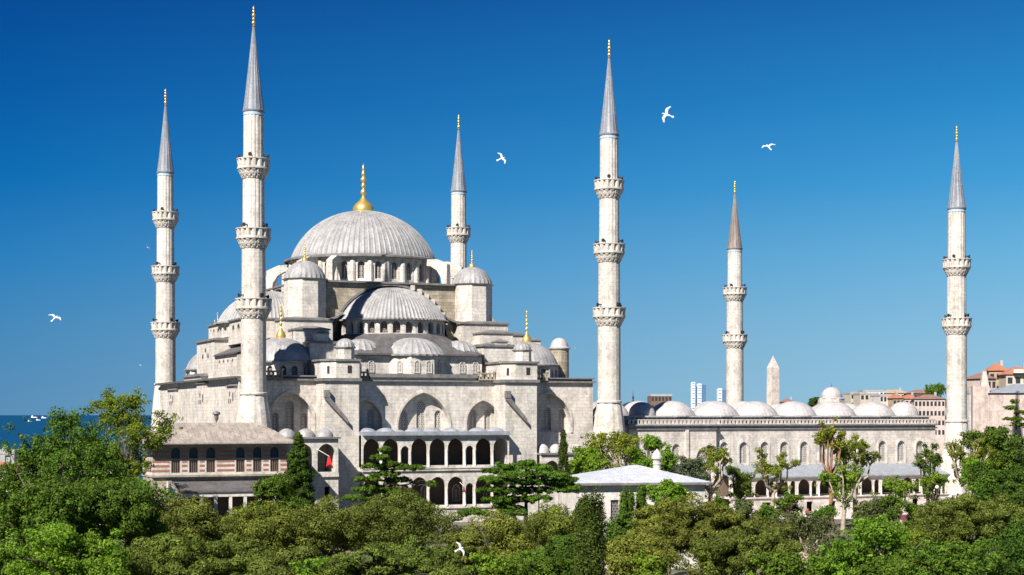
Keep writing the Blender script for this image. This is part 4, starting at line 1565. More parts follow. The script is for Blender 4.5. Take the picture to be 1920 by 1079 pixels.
# houses on the slope down to the sea, left
lefth = [(-60, 34, 846, 330, 'greyren', None, 'grey flat roofed seaside building with white chimneys at left edge', 0.1),
         (-50, 38, 866, 300, 'white', 'roof_tile', 'white house with red tiled roof at the left edge below the grey building', 0.1),
         (-60, 30, 888, 270, 'mint', None, 'pale green walled house at the left edge below the red roof', 0.15),
         (112, 142, 862, 330, 'cream', 'roof_tile', 'cream house glimpsed through the left tree branches', 0.3),
         (140, 165, 852, 360, 'tan', None, 'tan house glimpsed through the left tree, right of the cream one', -0.2),
         (170, 225, 850, 380, 'white', 'roof_tile_dark', 'pale house with dark roof seen through leaves left of the mosque', 0.0),
         (60, 110, 890, 300, 'white', 'roof_tile', 'low white house with red roof deep behind the left tree', 0.2)]
for (a_, b_, yt, D, wm, rm, lab, rz) in lefth:
    hh = house(a_, b_, yt, D, -16, wm, rm, lab, rz, 3, 9, 1.3, 4, group='houses on the slope by the sea')
    if a_ == -60 and wm == 'greyren':
        b = MB()
        for x in (0.8, 2.7, 4.4):
            b.box(x, x + 0.35, -4.3, -3.9, zat(846, 330) + 16.0, zat(838, 330) + 16.0)
        b.build('chimney', M['white'], hh)

# ------------------------------------------------------------------ GROUND, SEA
def smooth(a, b_, x):
    t = min(1, max(0, (x - a) / (b_ - a)))
    return t * t * (3 - 2 * t)


def gz(X, Y):
    z = -5.0 * (1 - smooth(175, 215, Y - 0.30 * max(X, -60)))
    left = smooth(-42, -75, X) if False else smooth(0, 1, (-42 - X) / 30)
    z -= 11.0 * left * smooth(200, 330, Y)
    far = smooth(420, 900, Y)
    z -= 24.0 * far * smooth(0, 1, (60 - X) / 260 if Y < 1500 else 1)
    z -= 40 * smooth(3600, 4600, Y)
    return z


b = MB()
ys = [-60, 0, 40, 80, 110, 130, 150, 160, 170, 180, 190, 200, 210, 220, 235, 250, 280, 320, 370, 430, 500, 580, 660, 760, 880, 1100, 1500, 2500, 3600, 4200, 4700, 6000]
xs = [-3000, -900, -400, -260, -180, -140, -115, -95, -85, -75, -65, -55, -48, -42, -34, -20, 0, 20, 40, 60, 80, 100, 130, 180, 300, 500, 900, 1800, 4000]
vs = [(x, y, gz(x, y)) for y in ys for x in xs]
nx = len(xs)
fs = [(j * nx + i, j * nx + i + 1, (j + 1) * nx + i + 1, (j + 1) * nx + i) for j in range(len(ys) - 1) for i in range(nx - 1)]
b.add(vs, fs)
mg, nt, bb = newmat('park_ground')
tc = nn(nt, 'ShaderNodeTexCoord')
n1 = noise(nt, tc.outputs['Object'], 0.12, 6, 0.65)
n2 = noise(nt, tc.outputs['Object'], 1.4, 4, 0.7)
colr = mixcol(nt, 'MIX', ramp(nt, n1, [(0.42, 0.0), (0.58, 1.0)]), (0.055, 0.075, 0.025), (0.16, 0.13, 0.09))
colr = mixcol(nt, 'MULTIPLY', 0.8, colr, ramp(nt, n2, [(0.3, 0.5), (0.7, 1.0)]))
nt.links.new(colr, bb.inputs['Base Color'])
bb.inputs['Roughness'].default_value = 0.95
g = b.build('ground', mg, None, 60)
tag(g, 'park ground of grass and bare earth around the mosque', None, None, 'structure')
# paved terrace in front of the courtyard
b = MB()
p = [L(60, -16, 0.03), L(122, -22, 0.03), L(122, 4, 0.03), L(60, 4, 0.03)]
b.add([tuple(q) for q in p], [(0, 1, 2, 3)])
o = b.build('pavement', M['court'])
tag(o, 'pale paved terrace before the courtyard gallery', None, None, 'structure')

ms, nt, bb = newmat('sea_water')
tc = nn(nt, 'ShaderNodeTexCoord')
n1 = noise(nt, mapping(nt, tc.outputs['Object'], (0.02, 0.006, 1)), 1.0, 4, 0.6)
n2 = noise(nt, tc.outputs['Object'], 0.25, 3, 0.6)
colr = mixcol(nt, 'MIX', n1, (0.002, 0.035, 0.085), (0.004, 0.055, 0.115))
nt.links.new(colr, bb.inputs['Base Color'])
bb.inputs['Roughness'].default_value = 0.45
bb.inputs['Specular IOR Level'].default_value = 0.12
bump(nt, bb, n2, 0.6, 0.5)
b = MB()
S = 140000
b.add([(-S, -S, -30), (S, -S, -30), (S, S, -30), (-S, S, -30)], [(0, 1, 2, 3)])
o = b.build('sea', ms)
tag(o, 'deep blue sea reaching the horizon', None, None, 'structure')


def ship(px, py, Lpx, hullm, label):
    D = 46.0 * FPX / max(py - 778, 2)
    Lm = Lpx / FPX * D
    k = Lm / 60.0
    t = empty('ship', (at(px, D), D, -30))
    tag(t, label, 'ship', 'ships at anchor on the sea')
    b = MB(Matrix.Scale(k, 4))
    hull = [(-30, -5), (24, -5), (32, 0), (24, 5), (-30, 5)]
    b.prism(hull, -0.5, 6.5, 1.0)
    b.build('hull', M[hullm], t)
    b = MB(Matrix.Scale(k, 4))
    b.box(-27, -10, -4, 4, 6.5, 16)
    b.box(-25, -13, -3.5, 3.5, 16, 21)
    b.build('deckhouse', M['hull_white'], t)
    b = MB(Matrix.Scale(k, 4))
    b.box(-21, -17, -1.5, 1.5, 21, 26)
    b.box(-6, 18, -3, 3, 6.5, 9.5)
    b.build('funnel', M['hull_red' if hullm != 'hull_red' else 'hull_white'], t)


ship(64, 783.5, 11, 'hull_white', 'white ship on the horizon, upper left of the little cluster')
ship(83, 784.5, 10, 'hull_white', 'white ship on the horizon, upper right of the little cluster')
ship(56, 791, 8, 'hull_blue', 'bluish ship, lower left of the cluster on the horizon')
ship(72, 788.5, 8, 'hull_white', 'small pale ship in the middle of the horizon cluster')
ship(194, 783.5, 8, 'hull_white', 'lone pale ship on the horizon seen above the tree near the minaret')
ship(222, 793.5, 8, 'hull_white', 'white ship on the sea just left of the leftmost minaret')
ship(107, 826, 10, 'hull_red', 'left one of two red ships seen through the left tree')
ship(121, 825, 9, 'hull_red', 'right one of two red ships seen through the left tree')
b = MB()
D = 2150
b.box(at(70, D), at(134, D), D, D + 8, -31, -27.5)
b.m = 1
b.box(at(70, D), at(134, D), D + 1, D + 3, -27.5, -26.2)
o = b.build('breakwater', [M['greyren'], M['cream']])
tag(o, 'long pale breakwater across the sea behind the left tree', 'breakwater')


# ------------------------------------------------------------------ VEGETATION
def leaf_mesh(name, P, Nn, size, mat, parent, asp=0.55, rng=NR, droop=0.0):
    n = len(P)
    t = rng.normal(size=(n, 3))
    t -= (t * Nn).sum(1, keepdims=True) * Nn
    t /= np.linalg.norm(t, axis=1, keepdims=True) + 1e-9
    s = np.cross(Nn, t)
    L_ = size[:, None]
    a = P - t * L_ * 0.5
    c = P + t * L_ * 0.5
    b_ = P + s * L_ * asp * 0.5
    d = P - s * L_ * asp * 0.5
    V = np.stack([a, b_, c, d], 1).reshape(-1, 3)
    me = bpy.data.meshes.new(name)
    me.vertices.add(4 * n)
    me.vertices.foreach_set('co', V.astype(np.float32).ravel())
    me.loops.add(4 * n)
    me.loops.foreach_set('vertex_index', np.arange(4 * n, dtype=np.int32))
    me.polygons.add(n)
    me.polygons.foreach_set('loop_start', np.arange(0, 4 * n, 4, dtype=np.int32))
    me.polygons.foreach_set('loop_total', np.full(n, 4, dtype=np.int32))
    me.materials.append(M[mat])
    me.update(calc_edges=True)
    o = bpy.data.objects.new(name, me)
    COL.objects.link(o)
    o.parent = parent
    return o


def puffs_to_leaves(pc, pr, per, lsize, flat=0.75, shell=0.35, up=0.25, rng=NR):
    """pc (k,3) puff centres, pr (k,) radii -> leaf positions, normals, sizes"""
    k = len(pc)
    cnt = np.maximum(3, (per * (pr / pr.mean()) ** 2).astype(int))
    idx = np.repeat(np.arange(k), cnt)
    n = len(idx)
    d = rng.normal(size=(n, 3))
    d /= np.linalg.norm(d, axis=1, keepdims=True)
    rad = (1 - shell * rng.random(n) ** 1.5) * pr[idx]
    off = d * rad[:, None]
    off[:, 2] *= flat
    P = pc[idx] + off
    Nn = d * 1.15 + rng.normal(size=(n, 3)) * 0.38 + np.array([0, 0, up])
    Nn /= np.linalg.norm(Nn, axis=1, keepdims=True)
    sz = lsize * (0.6 + 0.8 * rng.random(n))
    return P, Nn, sz


def branches(mb, base, tops, r0, rng, wob=0.12, rend=0.03):
    for t in tops:
        p0 = Vector(base)
        p1 = Vector(t)
        pts, rs_ = [], []
        n = 5
        for i in range(n):
            f = i / (n - 1)
            q = p0.lerp(p1, f)
            q.z = p0.z + (p1.z - p0.z) * f ** 0.85
            if 0 < i < n - 1:
                q += Vector(rng.normal(size=3) * wob * (p1 - p0).length * 0.4)
            pts.append(q)
            rs_.append(r0 * (1 - f) + rend * f)
        mb.tube(pts, rs_, 6)


def tree_root(name, px, D, label, cat='tree', group=None, rz=0.0):
    X = at(px, D)
    t = empty(name, (X, D, gz(X, D)), rz)
    tag(t, label, cat, group)
    return t


def dims(px, ytop, wpx, D):
    X = at(px, D)
    z0 = gz(X, D)
    return zat(ytop, D) - z0, wpx / FPX * D / 2


def stone_pine(px, ytop, D, wpx, label, hcrown=6.0, mat='pine', npf=330, seed=1, lsz=0.25, pr0=1.0, per=210, name='pine_tree', depth=None):
    rng = np.random.default_rng(seed)
    H, R = dims(px, ytop, wpx, D)
    t = tree_root(name, px, D, label, 'tree', 'round crowned pines in the park')
    Ry = depth or R * 0.85
    # puffs over several overlapping lobes of the crown
    pc = []
    npf = int(npf * 0.56)
    nl = 13
    lob = []
    for i in range(nl):
        a = rng.uniform(0, 2 * pi)
        q = sqrt(rng.random()) * 0.72
        lob.append((q * cos(a) * R, q * sin(a) * Ry, H - hcrown * (0.52 + 0.38 * q + 0.1 * rng.random()), R * rng.uniform(0.22, 0.42)))
    lob.append((0, 0, H - hcrown * 0.52, R * 0.5))
    while len(pc) < npf:
        lx, ly, lz, lr = lob[rng.integers(len(lob))]
        d = rng.normal(size=3)
        d /= np.linalg.norm(d)
        d[2] = abs(d[2]) * 1.0 - 0.35 * (rng.random() < 0.35)
        r = lr * rng.uniform(0.78, 1.02)
        p = np.array([lx + d[0] * r, ly + d[1] * r, lz + d[2] * hcrown * 0.48 * rng.uniform(0.8, 1.0)])
        pc.append(p)
    pc = np.array(pc)
    pc[:, 2] += H - pr0 * 0.7 - np.sort(pc[:, 2])[-4]
    pc[:, 0] *= (R - pr0 * 0.6) / np.percentile(np.abs(pc[:, 0]), 98)
    pr = pr0 * rng.uniform(0.45, 1.35, len(pc))
    P, Nn, sz = puffs_to_leaves(pc, pr, per, lsz, 0.66, 0.28, 0.15, rng)
    leaf_mesh('crown', P, Nn, sz, mat, t, 0.42, rng)
    mb = MB()
    mb.tube([(0, 0, -0.5), (0.1, 0, H * 0.35), (0.0, 0.1, H - hcrown * 0.8)], [0.42, 0.34, 0.26], 9)
    tops = [tuple(pc[i] * np.array([0.85, 0.85, 0.97])) for i in rng.choice(len(pc), 16, replace=False)]
    branches(mb, (0, 0.05, H - hcrown * 0.95), tops, 0.17, rng)
    mb.build('trunk', M['bark_dark'], t)
    return t


def broadleaf(px, ytop, D, wpx, label, mat='broad', npf=260, seed=1, lsz=0.32, pr0=0.9, per=60, hcrown=None, sparse=0.0, trunk='bark', name='broadleaf_tree', group=None, core=0.5, lean=(0, 0), twigs=22):
    rng = np.random.default_rng(seed)
    H, R = dims(px, ytop, wpx, D)
    t = tree_root(name, px, D, label, 'tree', group)
    hc = hcrown or H * 0.75
    pc = []
    nl = 11
    lobes = []
    for i in range(nl):
        a = rng.uniform(0, 2 * pi)
        q = sqrt(rng.random()) * 0.66
        zz = rng.uniform(0.15, 0.80)
        lobes.append((q * cos(a) * R * (1.1 - 0.3 * zz), q * sin(a) * R * (1.1 - 0.3 * zz), H - hc + hc * zz, R * rng.uniform(0.30, 0.46)))
    lobes.append((0, 0, H - hc * 0.22, R * 0.26))
    for _ in range(npf):
        lx, ly, lz, lr = lobes[rng.integers(len(lobes))]
        d = rng.normal(size=3)
        d /= np.linalg.norm(d)
        r = lr * (core + (1 - core) * rng.random()) * rng.uniform(0.9, 1.15)
        p = np.array([lx + d[0] * r, ly + d[1] * r, lz + d[2] * r * 0.95])
        if p[2] > H - pr0 * 0.4:
            p[2] = H - pr0 * rng.uniform(0.4, 1.2)
        pc.append(p)
    pc = np.array(pc)
    pc[:, 2] += max(0.0, H - pr0 * 0.6 - np.sort(pc[:, 2])[-3])
    pc[:, 0] *= (R - pr0 * 0.6) / np.percentile(np.abs(pc[:, 0]), 98)
    pr = pr0 * rng.uniform(0.5, 1.3, len(pc))
    P, Nn, sz = puffs_to_leaves(pc, pr, per, lsz, 0.8, 0.75, 0.3, rng)
    if sparse > 0:
        f = (pc[:, 2].max() - P[:, 2]) / hc
        keep = rng.random(len(P)) < np.clip(1 - sparse * (1 - f), 0.15, 1)
        P, Nn, sz = P[keep], Nn[keep], sz[keep]
    leaf_mesh('crown', P, Nn, sz, mat, t, 0.6, rng)
    mb = MB()
    mb.tube([(0, 0, -0.5), (0.1, 0, H * 0.2), (0.0, 0.1, H - hc * 0.75)], [0.4, 0.32, 0.25], 9)
    tops = [tuple(pc[i]) for i in rng.choice(len(pc), min(twigs, len(pc)), replace=False)]
    branches(mb, (0, 0.05, H - hc * 0.85), tops, 0.14, rng)
    mb.build('trunk', M[trunk], t)
    return t


def conifer(px, ytop, D, wpx, label, mat='pine_dark', seed=1, hb=0.08, npf=240, pr0=0.5, per=55, lsz=0.26, powr=0.8, name='conifer_tree', group=None, flat=0.6):
    rng = np.random.default_rng(seed)
    H, R = dims(px, ytop, wpx, D)
    t = tree_root(name, px, D, label, 'tree', group)
    f = rng.random(npf) ** 0.8
    z = H * (hb + (1 - hb) * f)
    rr = R * (1 - f) ** powr * rng.uniform(0.45, 1.05, npf) * (0.82 + 0.18 * np.sin(f * 34))
    a = rng.uniform(0, 2 * pi, npf)
    pc = np.stack([rr * np.cos(a), rr * np.sin(a), z - rr * 0.18], 1)
    pr = pr0 * rng.uniform(0.6, 1.3, npf) * (1.15 - 0.8 * f)
    P, Nn, sz = puffs_to_leaves(pc, pr, per, lsz, flat, 0.6, 0.2, rng)
    leaf_mesh('crown', P, Nn, sz, mat, t, 0.42, rng)
    mb = MB()
    mb.tube([(0, 0, -0.4), (0, 0, H * 0.5), (0, 0, H * 0.97)], [0.24, 0.14, 0.03], 7)
    mb.build('trunk', M['bark_dark'], t)
    return t


def cypress(px, ytop, D, wpx, label, seed=1, mat='cypress', tops=1, npf=420, lsz=0.26):
    rng = np.random.default_rng(seed)
    H, R = dims(px, ytop, wpx, D)
    t = tree_root('cypress_tree', px, D, label, 'tree')
    cols = [(0, 0, H, R)] if tops == 1 else [(rng.uniform(-0.62, 0.62) * R, rng.uniform(-0.5, 0.5) * R, H * rng.uniform(0.86, 1.0), R * rng.uniform(0.26, 0.42)) for _ in range(tops)]
    pcs = []
    for _ in range(npf):
        cx, cy, h, r = cols[rng.integers(len(cols))]
        f = rng.random()
        prof = (min(1, f * 5 + 0.5)) * (1 - f ** 3.2) ** 0.8
        a = rng.uniform(0, 2 * pi)
        rr = r * prof * rng.uniform(0.6, 1.0)
        pcs.append((cx * (1 - 0.1 * f) + rr * cos(a), cy + rr * sin(a), h * f * 0.985))
    pc = np.array(pcs)
    pr = 0.34 * rng.uniform(0.7, 1.4, len(pc)) * (R / 1.0) ** 0.4
    P, Nn, sz = puffs_to_leaves(pc, pr, 70, lsz, 1.9, 0.5, 0.1, rng)
    leaf_mesh('crown', P, Nn, sz, mat, t, 0.4, rng)
    mb = MB()
    mb.tube([(0, 0, -0.5), (0, 0, H * 0.8)], [0.2, 0.05], 7)
    mb.build('trunk', M['bark_dark'], t)
    return t


def cedar(px, ytop, D, wpx, label, pads, seed=1, mat='cedar', name='cedar_tree', per=110, trunk_px=None, lsz=0.26):
    """pads: (px, py, halfwidth_px) flat foliage tiers"""
    rng = np.random.default_rng(seed)
    H, R = dims(px, ytop, wpx, D)
    t = tree_root(name, px, D, label, 'tree')
    X0, z0 = at(px, D), gz(at(px, D), D)
    pc, pr = [], []
    mb = MB()
    mb.tube([(0, 0, -0.5), (0.1, 0, H * 0.5), (0, 0, H * 0.98)], [0.34, 0.24, 0.05], 9)
    for (qx, qy, hw) in pads:
        cx, cz = at(qx, D) - X0, zat(qy, D) - z0
        r = hw / FPX * D
        for rep in range(2):
            yy = rng.uniform(-1, 1) * R * 0.55 if rep else rng.uniform(-0.3, 0.3) * R
            k = int(10 + r * 9)
            for _ in range(k):
                a = rng.uniform(0, 2 * pi)
                q = sqrt(rng.random())
                pc.append((cx + r * q * cos(a), yy + r * 0.75 * q * sin(a), cz + 0.13 * rng.normal() - 0.14 * q * r))
                pr.append(rng.uniform(0.26, 0.52))
            branches(mb, (0, 0, max(0.5, cz - 0.5)), [(cx + rng.uniform(-.5, .5) * r, yy, cz - 0.1)], 0.13, rng)
    pc, pr = np.array(pc), np.array(pr)
    P, Nn, sz = puffs_to_leaves(pc, pr, per * 0.55, lsz, 0.55, 0.7, 0.4, rng)
    leaf_mesh('crown', P, Nn, sz, mat, t, 0.4, rng)
    mb.build('trunk', M['bark_dark'], t)
    return t


def pollard(px, ytop, D, wpx, label, seed=1, ybase=None, mat='yellowish', bark='bark_pale', limbs=7, tuft=0.68, fill=14, thick=0.34, fork=0.45):
    rng = np.random.default_rng(seed)
    H, R = dims(px, ytop, wpx, D)
    t = tree_root('plane_tree', px, D, label, 'tree', 'pollarded plane trees before the courtyard')
    mb = MB()
    thick *= 0.85
    zf = H * fork
    lean = rng.normal(size=2) * 0.2
    mb.tube([(0, 0, -0.5), (lean[0] * 0.5, lean[1], zf * 0.5), (lean[0], lean[1], zf)], [thick * 1.15, thick * 0.95, thick * 0.85], 9)
    tips = []
    for i in range(limbs):
        a = 2 * pi * (i + rng.uniform(-0.25, 0.25)) / limbs
        q = R * rng.uniform(0.35, 0.95)
        zt = H * rng.uniform(0.68, 0.95) - q * 0.12
        p0 = Vector((lean[0], lean[1], zf * rng.uniform(0.75, 1.0)))
        p3 = Vector((q * cos(a), q * sin(a), zt))
        p1 = p0.lerp(p3, 0.4) + Vector((cos(a) * q * 0.22, sin(a) * q * 0.22, -0.1 * (zt - zf)))
        p2 = p0.lerp(p3, 0.72) + Vector(rng.normal(size=3) * 0.12)
        mb.tube([p0, p1, p2, p3], [thick * 0.66, thick * 0.48, thick * 0.32, thick * 0.24], 7)
        mb.ball(tuple(p3), thick * 0.4, n=8, m=5)
        for _ in range(7):
            dd_ = Vector((rng.normal() * 0.5, rng.normal() * 0.5, rng.uniform(0.3, 1.0))).normalized() * rng.uniform(0.5, 1.1)
            mb.tube([p3, p3 + dd_], [0.035, 0.012], 4)
        tips.append(p3)
        for _ in range(3):
            d = Vector((rng.normal() * 0.5, rng.normal() * 0.5, rng.uniform(0.3, 1.1))) * R * 0.30
            p4 = p2 + d
            mb.tube([p2, p2.lerp(p4, 0.5) + Vector(rng.normal(size=3) * 0.06), p4], [thick * 0.3, thick * 0.24, thick * 0.2], 6)
            mb.ball(tuple(p4), thick * 0.32, n=7, m=5)
            tips.append(p4)
    mb.build('trunk', M[bark], t, 60)
    pc, pr = [], []
    for p in tips:
        for _ in range(4):
            pc.append((p.x + rng.normal() * tuft * 0.4, p.y + rng.normal() * tuft * 0.4, p.z + abs(rng.normal()) * tuft * 0.4))
            pr.append(tuft * rng.uniform(0.4, 0.9))
    for _ in range(fill):
        pc.append((rng.normal() * R * 0.35, rng.normal() * R * 0.35, H * rng.uniform(0.3, 0.75)))
        pr.append(tuft * rng.uniform(0.5, 1.1))
    P, Nn, sz = puffs_to_leaves(np.array(pc), np.array(pr), 34, 0.26, 0.9, 0.8, 0.3, rng)
    leaf_mesh('crown', P, Nn, sz, mat, t, 0.65, rng)
    return t


# --- left big trees
broadleaf(125, 764, 150, 300, 'big loose green tree at the far left with sea showing through its top', 'broad', 900, 3, 0.25, 0.62, 46, None, 0.42, 'bark', core=0.15, twigs=60)
broadleaf(245, 728, 205, 170, 'tall brownish green tree rising against the leftmost minaret', 'yellowish', 560, 5, 0.28, 0.66, 40, None, 0.35, 'bark', core=0.15, twigs=46)
broadleaf(60, 905, 138, 210, 'dense green tree low in the left corner of the park', 'broad', 420, 8, 0.26, 0.75, 75, 6.5, 0, 'bark')
broadleaf(205, 900, 142, 210, 'dense dark green tree at left in front of the pavilion end', 'broad', 420, 9, 0.26, 0.75, 75, 6.5, 0, 'bark')
broadleaf(120, 985, 122, 230, 'lowest bright green tree at the bottom left edge', 'bright', 330, 12, 0.22, 0.62, 80, 4.5, 0, 'bark')
# --- stone pines in a row
stone_pine(345, 935, 152, 220, 'dark olive pine lowest at left, directly under the striped pavilion', 6.5, seed=20, npf=360)
stone_pine(480, 945, 158, 220, 'broad olive pine in front of the pavilion porch columns', 6.5, seed=21, npf=330)
stone_pine(330, 1000, 130, 230, 'round pine in the bottom left foreground below the striped pavilion', 5.0, seed=22, npf=330, lsz=0.25, pr0=0.7)
stone_pine(610, 942, 160, 190, 'olive pine below the small red flag', 6.0, seed=23, npf=280)
stone_pine(745, 920, 165, 250, 'large round pine before the middle of the two storey gallery', 7.0, seed=24, npf=420)
stone_pine(560, 1030, 128, 240, 'low pine at the bottom edge, left of the flying gull over the trees', 4.0, seed=25, npf=250, lsz=0.25, pr0=0.7)
stone_pine(770, 1015, 132, 210, 'pine at the bottom edge directly under the gull', 4.5, seed=26, npf=260, lsz=0.25, pr0=0.7)
stone_pine(1035, 945, 170, 150, 'small yellowish pine between the layered cedar and the dark cypress', 6.0, seed=27, npf=230)
stone_pine(930, 965, 160, 160, 'pine directly beneath the layered cedar', 6.0, seed=28, npf=250)
stone_pine(1320, 937, 155, 330, 'widest dome shaped pine right of the dark cypress', 7.5, seed=29, npf=640, pr0=0.8)
stone_pine(1200, 1000, 146, 130, 'small pine between the dark cypress and the widest pine', 5.0, seed=33, npf=170)
stone_pine(1830, 925, 160, 250, 'large pine at the right edge below the right end minaret', 7.0, seed=30, npf=420, pr0=0.8)
stone_pine(1905, 985, 140, 130, 'dark pine in the bottom right corner', 6.0, 'pine_dark', seed=31, npf=260)
stone_pine(1000, 1030, 126, 150, 'low pine at the bottom edge left of the dark cypress', 4.0, 'cedar', seed=34, npf=190, lsz=0.24, pr0=0.65)
# --- other foreground trees
broadleaf(1640, 965, 138, 230, 'bright light green leafy tree at the bottom right', 'bright', 520, 40, 0.27, 0.55, 34, 6.0, 0.25, 'bark', core=0.2, twigs=40)
broadleaf(1510, 962, 165, 150, 'thin olive green tree left of the bright leafy tree', 'olive', 260, 41, 0.24, 0.6, 36, 6.0, 0.3, 'bark_pale', core=0.2, twigs=30)
broadleaf(1790, 1015, 128, 200, 'green bushy tree at the bottom edge right of the bright tree', 'broad', 300, 42, 0.22, 0.55, 80, 4.5, 0, 'bark')
broadleaf(1480, 1035, 125, 120, 'low leafy tree at the bottom edge below the widest pine', 'cedar', 170, 43, 0.22, 0.55, 70, 4.0, 0, 'bark')
broadleaf(915, 1035, 122, 110, 'small bright green sapling at the bottom edge right of the gull', 'bright', 150, 44, 0.22, 0.45, 50, 3.0, 0, 'bark', core=0.2)
broadleaf(590, 1045, 124, 90, 'small bright green bush top at the bottom edge among the pines', 'bright', 80, 45, 0.22, 0.4, 50, 2.0, 0, 'bark', core=0.2)
broadleaf(1870, 800, 262, 150, 'tall full green tree behind the right end minaret base', 'broad', 420, 46, 0.34, 0.85, 65, 13, 0, 'bark')
broadleaf(1885, 870, 220, 130, 'dark green tree at the right edge above the large pine', 'pine_dark', 320, 47, 0.32, 0.8, 70, 9, 0, 'bark')
broadleaf(1764, 720, 560, 60, 'small round green tree on the skyline beside the right end minaret', 'broad', 130, 48, 0.5, 1.1, 60, 9, 0, 'bark', core=0.3)
broadleaf(1530, 745, 600, 26, 'tiny green tree top on the skyline left of the domed tomb', 'pine_dark', 50, 52, 0.5, 0.9, 60, 4, 0, 'bark', core=0.3)
broadleaf(60, 850, 158, 150, 'green tree low at left hiding the seaside houses', 'broad', 420, 151, 0.24, 0.65, 55, 8, 0.3, 'bark', core=0.25)
broadleaf(170, 812, 166, 190, 'green leafy tree between the big loose tree and the pavilion', 'broad', 560, 152, 0.25, 0.62, 45, 9, 0.45, 'bark', core=0.2, twigs=50)
# --- fillers low along the bottom and along the terrace
broadleaf(20, 1010, 128, 140, 'green tree filling the bottom left corner', 'broad', 260, 140, 0.22, 0.6, 70, 5, 0, 'bark')
stone_pine(215, 1030, 126, 160, 'small round pine between the corner trees and the foreground pine', 4.5, seed=141, npf=200, lsz=0.24, pr0=0.65)
stone_pine(455, 1010, 134, 190, 'round pine in the bottom foreground under the porch columns', 5.0, seed=142, npf=280, lsz=0.25, pr0=0.7)
stone_pine(875, 1000, 140, 150, 'small pine just right of the low flying gull', 5.0, seed=143, npf=220, lsz=0.25, pr0=0.7)
stone_pine(1062, 1005, 136, 110, 'small pine right behind the dark many topped cypress', 5.0, 'pine_dark', seed=144, npf=200, lsz=0.25, pr0=0.7)
stone_pine(1400, 990, 140, 190, 'pine against the right flank of the widest pine', 5.5, seed=145, npf=280, lsz=0.25, pr0=0.7)
broadleaf(1205, 1040, 122, 120, 'leafy reddish green tree at the bottom right of the dark cypress', 'yellowish', 170, 146, 0.22, 0.5, 60, 4, 0, 'bark')
broadleaf(1560, 1010, 146, 130, 'olive tree between the thin olive tree and the bright leafy tree', 'olive', 260, 147, 0.24, 0.55, 55, 6, 0.1, 'bark_pale', core=0.25)
broadleaf(1710, 990, 150, 110, 'yellow green tree behind the right side of the bright leafy tree', 'yellowish', 230, 148, 0.24, 0.55, 60, 6, 0, 'bark', core=0.3)
broadleaf(1750, 950, 178, 120, 'dark green tree in front of the low terrace wall at right', 'pine', 260, 149, 0.28, 0.65, 70, 7, 0, 'bark')
broadleaf(1920, 905, 200, 110, 'dark round tree cut by the right edge, halfway up', 'pine_dark', 260, 150, 0.3, 0.75, 70, 8, 0, 'bark')
for i, (px_, yt_, w_, mt_) in enumerate([(1350, 930, 60, 'broad'), (1400, 938, 50, 'olive'), (1432, 945, 50, 'broad'), (1545, 948, 46, 'cedar'), (1622, 940, 44, 'olive'), (1672, 930, 50, 'broad'), (1720, 945, 46, 'cedar'), (1775, 935, 60, 'broad')]):
    broadleaf(px_, yt_, 214 + i, w_, 'low %s shrub, %s of the row along the terrace edge counted from the left' % ({'broad': 'green', 'olive': 'olive', 'cedar': 'dark green'}[mt_], ['first', 'second', 'third', 'fourth', 'fifth', 'sixth', 'seventh', 'eighth'][i]), mt_, 90, 160 + i, 0.26, 0.55, 50, 3.5, 0, 'bark', name='shrub', group='shrubs along the terrace edge', core=0.3)
stone_pine(1240, 940, 160, 120, 'small olive pine hiding the foot of the bath house wall', 5.0, seed=180, npf=190, lsz=0.25, pr0=0.7)
stone_pine(1670, 1045, 124, 150, 'pine at the bottom edge under the bright leafy tree', 4.0, 'cedar', seed=181, npf=200, lsz=0.24, pr0=0.65)
broadleaf(1180, 958, 168, 90, 'leafy shrub hiding the foot of the bath house wall beside the dark cypress', 'broad', 180, 190, 0.24, 0.55, 60, 6, 0, 'bark', core=0.3)
# --- trees behind the bath house
broadleaf(1110, 838, 232, 100, 'round yellow green tree left behind the bath house', 'bright', 300, 50, 0.32, 0.7, 60, 9, 0, 'bark')
broadleaf(1165, 808, 240, 130, 'leafy tree hiding the foot of the middle minaret', 'yellowish', 330, 51, 0.30, 0.7, 45, 10, 0.35, 'bark_pale', core=0.3, twigs=40)
broadleaf(1222, 818, 240, 100, 'fresh green tree behind the round chimney of the bath house', 'bright', 280, 53, 0.32, 0.75, 60, 9, 0, 'bark')
broadleaf(1290, 858, 232, 70, 'grey green bush between the chimney and the first plane tree', 'greygreen', 200, 54, 0.26, 0.6, 50, 6, 0, 'bark', core=0.3)
# --- climbing conifers in front of the bath house
cypress(1172, 915, 185, 46, 'narrow green conifer against the left of the bath house wall', 60, 'broad', tops=4, npf=260)
cypress(1207, 908, 187, 44, 'narrow green conifer in the middle of the bath house wall', 61, 'broad', tops=3, npf=240)
broadleaf(1252, 900, 188, 84, 'bright bushy tree against the right of the bath house wall', 'bright', 150, 62, 0.26, 0.5, 50, 5, 0, 'bark', core=0.3)
